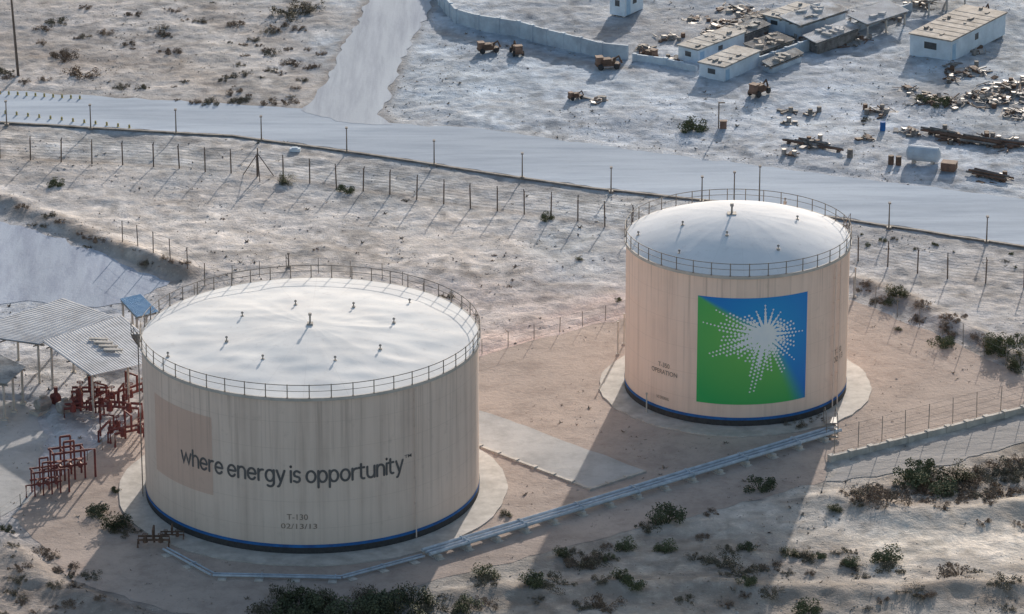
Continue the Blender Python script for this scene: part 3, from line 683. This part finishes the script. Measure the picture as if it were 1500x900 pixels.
# ---------------------------------------------------------------- canopies
def canopy(cor,z,label,m=M_corr,name='steel_canopy',nx_=3,clutter=0,wallm=None):
    c=[P(u,v,z) for u,v in cor]; cen=sum(c,Vector())/4; cen.z=0
    r=root(name,cen,label,'canopy' if wallm is None else 'shed')
    mb=MB();n=60;vs=[];fs=[]
    for i in range(n+1):
        s=i/n; dz=.035*(i%2)
        a=c[0].lerp(c[3],s);b=c[1].lerp(c[2],s)
        vs+=[(a.x,a.y,z+dz),(b.x,b.y,z+dz-.15),(a.x,a.y,z+dz-.06),(b.x,b.y,z+dz-.21)]
    for i in range(n):
        k=4*i; fs+=[(k,k+1,k+5,k+4),(k+2,k+6,k+7,k+3),(k+1,k+3,k+7,k+5),(k,k+4,k+6,k+2)]
    mb.add(vs,fs)
    for k in range(clutter):
        a=c[0].lerp(c[3],random.uniform(.1,.9)).lerp(c[1].lerp(c[2],random.uniform(.1,.9)),random.uniform(.1,.9)); mb.box((a.x,a.y,z+.05),(random.uniform(.3,1.3),random.uniform(.2,.6),random.uniform(.1,.4)),random.uniform(0,3))
    mkobj('roof_sheet',mb,m,r)
    mb=MB()
    for s in(.06,.5,.94):
        a=c[0].lerp(c[3],s);b=c[1].lerp(c[2],s); mb.tube([(a.x,a.y,z-.28),(b.x,b.y,z-.42)],.1,4)
    for t in(.08,.5,.92):
        a=c[0].lerp(c[1],t);b=c[3].lerp(c[2],t); mb.tube([(a.x,a.y,z-.45),(b.x,b.y,z-.45)],.08,4)
    mkobj('roof_frame',mb,M_steel,r)
    if wallm is not None:
        q=[c[0].lerp(c[2],.06),c[1].lerp(c[3],.06),c[2].lerp(c[0],.06),c[3].lerp(c[1],.06)]
        mb=MB()
        for i in range(4):
            a,b=q[i],q[(i+1)%4];d=b-a;cc=(a+b)/2; mb.box((cc.x,cc.y,(z-.5)/2),(d.length-.12,.12,z-.5),math.atan2(d.y,d.x))
        mkobj('wall',mb,wallm,r); return r,c
    for s in(.06,.5,.94)[:nx_]:
        for t in(.08,.92):
            a=c[0].lerp(c[3],s).lerp(c[1].lerp(c[2],s),t); mb=MB(); mb.tube([(a.x,a.y,0),(a.x,a.y,z-.4)],.12,6); mb.box((a.x,a.y,.12),(.5,.5,.24)); mkobj('post',mb,M_conc,r,loc=(a.x,a.y,0))
    return r,c
r,c=canopy([(62,500),(133,548),(252,522),(178,462)],4.7,'grey corrugated canopy roof on pale posts over pumps')
mb=MB(); 
for k in range(4):
    a=c[0].lerp(c[3],.45).lerp(c[1].lerp(c[2],.45),.3+.1*k); mb.box((a.x+.5,a.y,4.84),(1.7,.4,.12),-.1)
mkobj('roof_panel',mb,M_roofg,r,label='dark flat panels lying on the roof sheet')
canopy([(-60,488),(58,502),(168,462),(92,437)],4.5,'weathered pale corrugated canopy roof beside pumps')
canopy([(-80,552),(10,560),(38,535),(-20,510)],3.8,'dark grey low canopy roof beside pump yard',M_roofg)
canopy([(176,438),(200,462),(232,454),(206,431)],3.0,'small light blue sheet shelter roof',M_bluer,nx_=2)
# ---------------------------------------------------------------- yard
def wallline(pts,hh,wd,m,label,name='boundary_wall'):
    L=dens(pts,2.0,0,False);mb=MB()
    for a,b in zip(L[:-1],L[1:]):
        d=b-a;c=(a+b)/2; mb.box((c.x,c.y,hh/2-.15),(d.length+.03,wd,hh+.3),math.atan2(d.y,d.x))
        mb.box((a.x,a.y,hh/2-.1),(wd*1.5,wd*1.5,hh+.35),math.atan2(d.y,d.x))
    o=mkobj(name,mb,m,loc=L[0]);tag(o,label,'wall');return o
wallline(PL([(632,-20),(645,8),(668,34),(700,43),(760,52),(800,64),(850,76),(880,84),(920,88)]),1.7,.3,M_wall,'long pale blue painted block yard wall')
wallline(PL([(930,92),(975,98),(1020,110)]),1.0,.3,M_wall,'low pale block wall beside cabins')
wallline(PL([(1112,100),(1190,72),(1260,45),(1335,20)]),1.3,.25,M_wall,'pale low wall running behind the cabins')
wallline(PL([(1218,676),(1360,640),(1500,604),(1580,585)]),.55,.35,M_conc,'low concrete bund wall under tall fence')
wallline(PL([(703,655),(865,718),(945,692)]),.16,.3,M_conc,'low concrete edging beside grey path')
def cabin(A,B,Cc,hh,label,roofm=M_roofg,over=.15,wallm=M_white,name='portable_cabin',cat='cabin',wins=2):
    A=P(*A);B=P(*B);Cc=P(*Cc)
    e=(Cc-B); L=e.length; e.normalize(); n=Vector((-e.y,e.x,0)); W=max(2.0,abs((A-B).dot(n))); 
    if (A-B).dot(n)<0: n=-n
    r=root(name,B,label,cat)
    def q(s,t,o=0): v=B+e*s+n*t; return (v.x,v.y)
    mb=MB(); mb.prism([q(0,0),q(L,0),q(L,W),q(0,W)][::1],.1,hh); mkobj('wall',mb,wallm,r)
    mb=MB(); mb.prism([q(-over,-over),q(L+over,-over),q(L+over,W+over),q(-over,W+over)],hh+.003,hh+.16)
    for k in range(1,int(L/1.5)): mb.prism([q(k*1.5,-over*.5),q(k*1.5+.1,-over*.5),q(k*1.5+.1,W),q(k*1.5,W)],hh+.165,hh+.19)
    for k in range(int(L*.8)):
        s,t=random.uniform(.3,L-.6),random.uniform(.2,W-.5); mb.prism([q(s,t),q(s+random.uniform(.2,.9),t),q(s+.5,t+.4),q(s,t+.3)],hh+.1,hh+random.uniform(.22,.40))
    mkobj('roof',mb,roofm,r)
    mb=MB()
    for s in(.3,L/2,L-.3):
        for t in(.3,W-.3): mb.prism([q(s-.15,t-.15),q(s+.15,t-.15),q(s+.15,t+.15),q(s-.15,t+.15)],-.4,.1)
    mkobj('foot_block',mb,M_conc,r)
    for k in range(wins):
        s=L*(k+.7)/(wins+.6); mb=MB(); mb.prism([q(s,-.02),q(s+.8,-.02),q(s+.8,.05),q(s,.05)],hh*.5,hh*.78); mkobj('window',mb,M_glass,r)
    mb=MB(); mb.prism([q(.4,-.025),q(1.2,-.025),q(1.2,.05),q(.4,.05)],.15,hh*.82); mkobj('door',mb,M_bluer,r)
    mb=MB(); mb.prism([q(-.02,W*.35),q(.05,W*.35),q(.05,W*.65),q(-.02,W*.65)],hh*.5,hh*.8); mkobj('window',mb,M_glass,r)
    return r
cabin((1338,80),(1392,94),(1472,52),2.6,'long pale blue white cabin with weathered tan roof',M_rooft,wins=1)
cabin((1002,88),(1022,98),(1090,72),1.9,'low white cabin with grey roof in scrap yard',M_roofg,wins=1)
cabin((1032,113),(1060,124),(1112,100),1.9,'white portable cabin with grey flat roof',M_roofg,wins=0)
cabin((1118,42),(1150,50),(1200,32),1.6,'pale cabin with mottled roof among scrap',M_roofg,wins=1)
cabin((902,18),(915,26),(942,14),2.4,'small white kiosk at top of yard',M_roofg,wins=1)
canopy([(1240,22),(1270,34),(1332,14),(1300,0)],2.2,'pale flat yard canopy roof on posts',M_corr,clutter=3)
canopy([(1088,64),(1115,74),(1165,56),(1138,46)],1.7,'rusty brown shed roof in scrap yard',M_rooft,clutter=12,wallm=M_scrap,name='low_shed')
canopy([(1330,-14),(1360,0),(1420,-16),(1390,-28)],2.4,'grey yard shed roof on posts',M_roofg)
canopy([(1140,24),(1172,36),(1245,12),(1212,0)],2.0,'long shed with white mottled roof',M_corr2,clutter=10,wallm=M_wall,name='low_shed')
canopy([(1175,52),(1196,62),(1262,38),(1240,28)],1.6,'low grey mottled shed roof against wall',M_corr2,clutter=10,wallm=M_scrap,name='low_shed')
canopy([(1060,44),(1080,53),(1130,34),(1110,25)],1.5,'low dark shed roof among scrap',M_roofg,clutter=10,wallm=M_scrap,name='low_shed')
canopy([(1115,90),(1128,96),(1178,76),(1165,70)],1.3,'low pale shed roof against yard wall',M_roofg,clutter=6,wallm=M_wall,name='low_shed')
canopy([(1085,28),(1100,36),(1140,20),(1125,12)],1.4,'small rusty roofed shed among scrap',M_rooft,clutter=6,wallm=M_scrap,name='low_shed')
def machine(p,ang,s,label,m=M_rust,m2=M_rust2):
    r=root('scrap_machine',p,label,'machinery');ca,sa=math.cos(ang),math.sin(ang);z=p.z
    def q(x,y,zz): return (p.x+(x*ca-y*sa)*s,p.y+(x*sa+y*ca)*s,z+zz*s)
    mb=MB(); mb.box(q(0,0,.55),(3*s,1.2*s,.25*s),ang); mb.box(q(-.3,0,.95),(1.4*s,1.0*s,.7*s),ang); mb.tube([q(.5,0,1),q(1.4,0,1.5),q(1.8,0,.6)],.14*s,6); mb.tube([q(.2,-.6,.9),q(.9,.5,.95)],.3*s,8); mkobj('chassis',mb,m,r)
    mb=MB(); mb.box(q(-1.05,0,1.1),(.8*s,1.0*s,.8*s),ang,0,.15); mb.box(q(-1.05,0,1.55),(.95*s,1.1*s,.1*s),ang); mkobj('cab',mb,m2,r)
    for x in(-1,1):
        for y in(-.65,.65):
            mb=MB(); mb.tube([q(x,y-.12,.38),q(x,y+.12,.38)],.38*s,12); mkobj('wheel',mb,M_black,r)
for u,v,a,s in((715,78,.3,.8),(757,80,1.8,.8),(890,103,.2,.9),(950,88,2.5,.7),(843,148,.5,.55),(1112,142,.9,.9),(1440,28,1,.8)):
    machine(G(u,v),a,s,'derelict rusty wheeled machine on pale ground')
def junk(u,v,w,hh,n,label,cm=M_scrap):
    p=G(u,v);mb=MB()
    K=18;vs=[(p.x,p.y,p.z+hh*.22)];
    for rr_,zz in((.55,.14),(1.0,-.12)):
        for i in range(K):
            a=2*math.pi*i/K;r_=w*.95*rr_*random.uniform(.75,1.15); x=p.x+math.cos(a)*r_;y=p.y+math.sin(a)*r_; vs.append((x,y,(gz(x,y) if rr_==1 else p.z)+(zz if rr_==1 else hh*zz)))
    fs=[(0,1+i,1+(i+1)%K) for i in range(K)]+[(1+i,1+K+i,1+K+(i+1)%K,1+(i+1)%K) for i in range(K)]
    mb.add(vs,fs,3)
    for k in range(n):
        a=random.uniform(0,math.pi);x=max(-w*.8,min(w*.8,random.gauss(0,w*.35)));y=max(-w*.8,min(w*.8,random.gauss(0,w*.38)))
        t=random.random(); lift=hh*max(.1,1-math.hypot(x,y)/w)
        z=p.z+random.uniform(.02,1)*lift
        if t<.45: mb.box((p.x+x,p.y+y,z),(random.uniform(.3,1.2),random.uniform(.2,.7),random.uniform(.06,.35)),a,random.randint(0,2),random.uniform(-.3,.3))
        elif t<.9:
            l=random.uniform(.5,1.9); mb.tube([(p.x+x-l*math.cos(a)/2,p.y+y-l*math.sin(a)/2,z),(p.x+x+l*math.cos(a)/2,p.y+y+l*math.sin(a)/2,z+random.uniform(-.1,.25))],random.uniform(.03,.09),6,random.randint(0,2))
        else:
            mb.tube([(p.x+x,p.y+y,p.z-.1),(p.x+x,p.y+y,p.z+.6)],.26,10,random.randint(0,2))
    o=mkobj('scrap_pile',mb,[cm,M_rust,M_steel,M_mound],loc=p);tag(o,label,'scrap')
for u,v,w,hh,n in((1070,45,4,.8,60),(1105,30,4,.8,60),(1130,62,3,.7,40),(1040,60,2.5,.5,26),(1210,50,3,.7,30),(1250,60,3,.4,26),(875,150,1.6,.3,14),(1290,165,2.4,.35,22),(1330,135,2,.35,16),(1420,108,3,.5,30),(1450,150,4.5,.8,90),(1485,135,4,.9,80),(1360,150,3,.5,36),(1395,155,3,.5,30),(1420,75,2.5,.4,20),(1395,120,2.5,.35,20),(945,75,2,.4,20),(985,92,2,.4,20),(1490,170,3,.7,44),(1175,60,2.5,.5,30),(1350,12,2.5,.5,26),(1020,30,2.5,.4,22),(980,60,2,.35,18),(1300,30,2.5,.4,22),(1080,15,3,.5,30),(1330,195,1.6,.3,14),(1270,205,1.4,.3,12),(1400,206,3.2,.5,30),(1470,214,3,.5,30),(1190,216,2.6,.35,22),(1460,262,2.4,.3,18)):
    junk(u,v,w,hh,n,'heap of rusty scrap metal and pipes')
for k in range(10):
    u=random.uniform(1150,1480);v=random.uniform(90,275); junk(u,v,1.1,.2,9,'small scatter of scrap on pale ground')
def stack(u,v,ang,n,l,rad,label,m=M_scrap):
    p=G(u,v);ca,sa=math.cos(ang),math.sin(ang);r=root('pipe_stack',p,label,'pipe stack')
    mb=MB();row=n
    z=rad+.2
    while row>1:
        for i in range(row):
            y=(i-(row-1)/2)*rad*2.05; e=random.uniform(-.6,.6);sk_=random.uniform(-.15,.15)
            mb.tube([(p.x-(l/2+e)*ca-(y-sk_)*sa,p.y-(l/2+e)*sa+(y-sk_)*ca,p.z+z),(p.x+(l/2-e)*ca-(y+sk_)*sa,p.y+(l/2-e)*sa+(y+sk_)*ca,p.z+z)],rad,8,random.randint(0,1))
        row-=2;z+=rad*1.75
    mkobj('pipe_bundle',mb,[m,M_rust],r)
    for s in(-.3,.3):
        mb=MB(); mb.box((p.x+l*s*ca,p.y+l*s*sa,p.z+.1),(.25,n*rad*2.2,.22),ang); mkobj('timber_bearer',mb,M_post,r)
for u,v,a,n,l,rad in((1400,207,-.5,5,4,.13),(1435,213,-.5,5,4,.14),(1472,216,-.4,5,4,.13),(1375,200,-.5,4,3,.12),(1190,215,-.6,4,3,.10),(1217,222,-.5,3,3,.10),(1450,262,-.6,5,4,.12),(1165,213,-.5,3,2.5,.1)):
    stack(u,v,a,n,l,rad,'stack of dark steel pipes on timber bearers')
p=G(1355,240); r=root('horizontal_tank',p,'pale blue horizontal tank on saddles','tank')
mb=MB(); mb.tube([(p.x-1.9,p.y+.5,1.0+p.z),(p.x-1.7,p.y+.45,1.0+p.z),(p.x+1.3,p.y-.5,1.0+p.z),(p.x+1.5,p.y-.55,1.0+p.z)],[.4,.8,.8,.4],16); mkobj('vessel',mb,M_wall,r,smooth=False)
for sx,sy in((-1.1,.3),(.8,-.3)):
    mb=MB(); mb.box((p.x+sx,p.y+sy,.15+p.z),(.3,1.2,.5),-.3); mkobj('saddle',mb,M_conc,r)
for u,v,m,l in((1305,242,M_rust,'rusty brown oil drum standing on sand'),(1316,243,M_rust,'rusty brown oil drum standing on sand'),(1293,193,M_blue,'blue plastic drum standing on pale ground'),(1245,232,M_scrap,'dark dented oil drum on pale ground')):
    p=G(u,v); mb=MB(); mb.tube([p,(p.x,p.y,p.z+.3),(p.x,p.y,p.z+.31),(p.x,p.y,p.z+.34),(p.x,p.y,p.z+.35),(p.x,p.y,p.z+.95)],[.3,.3,.33,.33,.3,.3],12); o=mkobj('oil_drum',mb,m,loc=p);tag(o,l,'drum')
p=G(1390,252); mb=MB(); mb.box((p.x,p.y,p.z+.5),(1.5,1.2,.8),-.3); 
for k in range(4): mb.box((p.x,p.y,p.z+.2+k*.22),(1.6,1.3,.06),-.3)
mb.box((p.x,p.y,p.z+.05),(1.3,1.1,.12),-.3); o=mkobj('wooden_crate',mb,M_rust2,loc=p); tag(o,'brown slatted wooden crate beside pale tank','crate')
p=G(1058,190); r=root('sign_post',p,'thin dark pole with small brown box at foot','post')
mb=MB(); mb.tube([(p.x-.4,p.y,p.z),(p.x-.4,p.y,p.z+2.9)],.07,6); mb.box((p.x-.1,p.y,p.z+2.85),(.7,.1,.12)); mkobj('pole',mb,M_post,r)
mb=MB(); mb.box((p.x+.1,p.y,p.z+.4),(.7,.5,.8)); mb.box((p.x+.1,p.y,p.z+.83),(.8,.6,.06)); mkobj('control_box',mb,M_rust2,r)
p=G(432,222); mb=MB(); mb.prism([(p.x-.55,p.y-.3),(p.x+.55,p.y-.3),(p.x+.6,p.y+.3),(p.x-.5,p.y+.32)],p.z-.05,p.z+.3); mb.prism([(p.x-.3,p.y-.2),(p.x+.3,p.y-.2),(p.x+.3,p.y+.2),(p.x-.3,p.y+.2)],p.z+.3,p.z+.42); o=mkobj('concrete_block',mb,M_white,loc=p); tag(o,'small white concrete block beside the road','block')
for u,v,hh in((947,606,1.9),(1252,436,3.0),(905,520,3.2),(914,505,3)):
    p=P(u,v); mb=MB(); mb.tube([p,(p.x,p.y,hh)],.07,6); mb.box((p.x,p.y,.08),(.3,.3,.16)); mb.box((p.x,p.y,hh),(.18,.18,.14)); o=mkobj('marker_post',mb,M_conc,loc=p);tag(o,'thin pale marker post standing near tank','post','marker posts near the tank')
# ---------------------------------------------------------------- vegetation
def shrubmesh(seed,nleaf,flat):
    rr=random.Random(seed);mb=MB();cl=[]
    for k in range(rr.randint(12,18)):
        a=rr.uniform(0,6.28);d=(.44 if flat else .34)*math.sqrt(rr.random()); top=(.36 if not flat else .14)*(1-.8*d)
        cl.append((math.cos(a)*d,math.sin(a)*d*rr.uniform(.7,1),rr.uniform(.03,top),rr.uniform(.05,.15) if flat else rr.uniform(.09,.17)))
    for (x,y,z,r) in cl: mb.tube([(0,0,-.08),(x*.5,y*.5,z*.6),(x,y,z)],[.014,.01,.004],4)
    for k in range(nleaf):
        x,y,z,r=rr.choice(cl)
        while True:
            d=Vector((rr.uniform(-1,1),rr.uniform(-1,1),rr.uniform(-1,1)))
            if d.length<1: break
        c=Vector((x,y,z))+d*r; c.z=max(.0,c.z)
        s=rr.uniform(.010,.024) if flat else rr.uniform(.014,.03); u=Vector((rr.uniform(-1,1),rr.uniform(-1,1),rr.uniform(-1,1))).normalized(); w=u.orthogonal().normalized()
        mb.add([c-u*s,c+w*s*.6,c+u*s,c-w*s*.6],[(0,1,2,3)])
    return mb
SH={}
for nm,m in(('g',M_leafg),('d',M_leafd),('b',M_leafb),('k',M_leafk)):
    SH[nm]=[]
    for k in range(5):
        t=mkobj('tmp',shrubmesh(100+k+ord(nm),1100 if nm in 'bk' else 1500,nm in 'bk'),m); SH[nm].append(t.data); bpy.data.objects.remove(t)
LB={'g':'low grey green desert shrub growing in sand','d':'dense dark green bush on sandy ground','b':'dry brown desert shrub on pale sand','k':'brown green shrub on sandy ground'}
def shrub(u,v,wpx,kind,squash=None):
    p=G(u,v); sc=(H/(S+(v-450)/F*C)); w=wpx/(F/sc)
    o=bpy.data.objects.new('desert_shrub',random.choice(SH[kind]));COL.objects.link(o);o.location=p
    q=w*1.12; o.scale=(q,q*random.uniform(.9,1.7),q*(squash or random.uniform(.75,1.0)));o.rotation_euler=(0,0,random.uniform(-.5,.5)+random.choice((0,3.14)))
    tag(o,LB[kind],'shrub','desert shrubs on sandy ground')
for a in [(82,274,26,'g'),(420,268,32,'g'),(508,279,32,'g'),(595,294,15,'k'),(800,324,26,'g'),(848,387,15,'g'),(655,436,24,'k'),(1015,190,46,'g'),(905,444,15,'g'),(1312,440,46,'g'),(1380,507,46,'g'),(1265,427,30,'b'),(1285,444,28,'k'),(1345,470,34,'b'),(1405,468,28,'b'),(1315,484,16,'g'),(1470,522,62,'g'),(1495,538,54,'g'),(1450,508,40,'g'),(1435,500,26,'b'),(1490,505,40,'g'),
 (1112,717,50,'d'),(975,767,66,'d'),(950,775,40,'k'),(1042,753,28,'b'),(1222,752,30,'g'),(975,806,44,'g'),(850,825,62,'k'),(815,860,55,'k'),(882,820,46,'k'),(1060,826,62,'k'),(1092,808,34,'d'),(1030,790,22,'b'),
 (1330,706,62,'g'),(1368,716,76,'g'),(1400,704,76,'d'),(1440,696,60,'k'),(1480,688,66,'k'),(1300,746,66,'b'),(1270,742,36,'b'),(1430,726,62,'b'),(1380,752,34,'b'),(1345,694,54,'g'),(1470,722,60,'b'),(1495,700,54,'k'),(1405,852,54,'b'),(1440,768,28,'b'),(1490,770,24,'b'),(1450,745,26,'b'),(1260,850,30,'k'),(1180,816,40,'k'),(1130,835,40,'b'),
 (165,772,60,'d'),(146,755,42,'d'),(186,782,44,'k'),(740,756,22,'d'),(10,782,28,'d'),(60,815,44,'b'),(112,866,36,'b'),(30,838,36,'b'),(20,868,30,'k'),(170,720,20,'d'),
 (430,22,64,'k'),(455,12,44,'k'),(408,40,36,'b'),(95,86,44,'b'),(122,110,54,'b'),(250,74,34,'b'),(125,54,22,'k'),(310,152,30,'k'),(285,150,20,'b'),(395,152,30,'b'),(420,150,36,'b'),(345,150,24,'k'),(190,64,24,'b'),(60,66,20,'b'),(270,30,16,'b'),(1355,152,30,'g'),(1378,158,34,'g'),(1270,176,22,'k'),(1165,625,40,'k'),(1195,615,26,'k')]:
    shrub(*a)
def region(poly,n,kinds,lo,hi,seed):
    rr=random.Random(seed);us=[p[0] for p in poly];vs=[p[1] for p in poly];k=0;t=0
    pv=[Vector((a,b,0)) for a,b in poly]
    while k<n and t<9999:
        t+=1;u=rr.uniform(min(us),max(us));v=rr.uniform(min(vs),max(vs))
        if not bool(inside(pv,np.array([u]),np.array([v]))[0]): continue
        q=P(u,v)
        if any(bool(inside(pp,np.array([q.x]),np.array([q.y]))[0]) for pp in(main_road,branch,access,track,circ(T1,17),circ(T2,13))): continue
        shrub(u,v,rr.uniform(lo,hi)*(rr.random()*.6+.6),rr.choice(kinds));k+=1
region([(0,0),(500,0),(450,140),(0,125)],40,'bbk',10,36,1)
region([(340,60),(470,80),(440,155),(250,155)],20,'bk',10,28,2)
region([(0,298),(60,315),(280,400),(250,408),(0,318)],18,'bk',12,26,3)
region([(640,870),(800,800),(1200,800),(1500,850),(1500,900),(640,900)],48,'kkbg',20,56,4)
region([(1240,720),(1500,660),(1500,740),(1250,750)],28,'bkb',24,60,5)
region([(60,240),(900,340),(900,440),(300,390),(0,280)],12,'bk',6,13,6)
region([(1250,410),(1500,520),(1500,540),(1250,430)],14,'bbkg',16,34,7)
region([(0,800),(60,800),(230,900),(0,900)],16,'bkk',16,44,8)
region([(1260,340),(1500,372),(1500,395),(1260,362)],12,'gk',8,14,9)
for k,(u,v,w) in enumerate(((400,902,62),(440,892,58),(480,898,60),(525,886,62),(565,894,60),(605,884,56),(640,892,48),(545,906,60),(425,912,60),(500,915,60),(590,912,60),(460,884,50),(545,882,54),(420,878,44))):
    shrub(u,v,w*1.3,'d' if k%3 else 'k',.9)
def cover(name,n,m,lo,hi,kind,seed):
    rr=random.Random(seed);mb=MB()
    polys=[main_road,branch,access,track,service,circ(T1,17),circ(T2,13)]
    cand=np.array([[rr.uniform(-60,60),rr.uniform(316,492)] for _ in range(n)])
    bad=np.zeros(n,bool)
    for pp in polys: bad|=inside(pp,cand[:,0],cand[:,1])
    dn=vn(cand[:,0]*.12,cand[:,1]*.12,31)*.6+vn(cand[:,0]*.5,cand[:,1]*.5,32)*.4
    for (x,y),b,d in zip(cand,bad,dn):
        if b or rr.random()>max(0,(d-.40))*3.0: continue
        z=gz(x,y);s=rr.uniform(lo,hi)*(1 if rr.random()<.93 else 2)
        if kind=='stone':
            vs=[];a0=rr.uniform(0,6)
            for i in range(4):
                a=a0+i*1.57;vs.append((x+math.cos(a)*s*rr.uniform(.7,1.3),y+math.sin(a)*s*rr.uniform(.7,1.3),z-.03))
            vs.append((x,y,z+s*.6)); mb.add(vs,[(0,1,4),(1,2,4),(2,3,4),(3,0,4)])
        else:
            for i in range(5):
                a=rr.uniform(0,6.28);dx,dy=math.cos(a)*s,math.sin(a)*s
                mb.add([(x-dy*.35,y+dx*.35,z-.02),(x+dy*.35,y-dx*.35,z-.02),(x+dx,y+dy,z+s*rr.uniform(.3,.7))],[(0,1,2)])
    o=mkobj(name,mb,m);o['kind']='stuff'
cover('scattered_stones',26000,M_stone,.03,.11,'stone',1)
cover('dry_grass_tufts',10000,M_tuft,.06,.2,'tuft',2)
# ---------------------------------------------------------------- light, world, camera
EL=rd(16); hx,hy=.205,.979
sd=Vector((hx*math.cos(EL),hy*math.cos(EL),math.sin(EL)))
l=bpy.data.lights.new('sun','SUN');l.energy=5.0;l.angle=rd(.6);l.color=(1,.91,.81)
lo=bpy.data.objects.new('sun',l);COL.objects.link(lo);lo.rotation_euler=(-sd).to_track_quat('-Z','Y').to_euler();lo.location=(0,300,200)
w_=bpy.data.worlds.new('World');sc.world=w_;w_.use_nodes=True;nt=w_.node_tree
sk=nt.nodes.new('ShaderNodeTexSky');sk.sky_type='NISHITA';sk.sun_disc=False;sk.sun_elevation=EL;sk.sun_rotation=math.atan2(hx,hy);sk.dust_density=2.0;sk.air_density=1.2
nt.links.new(sk.outputs[0],nt.nodes['Background'].inputs[0]);nt.nodes['Background'].inputs[1].default_value=.15
cd=bpy.data.cameras.new('camera');cd.sensor_width=36;cd.lens=F/1500*36;cd.clip_end=20000;cd.clip_start=1
co=bpy.data.objects.new('camera',cd);COL.objects.link(co);co.location=(0,0,H);co.rotation_euler=(math.pi/2-TH,0,0)
sc.camera=co
sc.view_settings.view_transform='Standard';sc.view_settings.look='None';sc.view_settings.exposure=0
for o in bpy.data.objects:
    if '_o' in o: del o['_o']
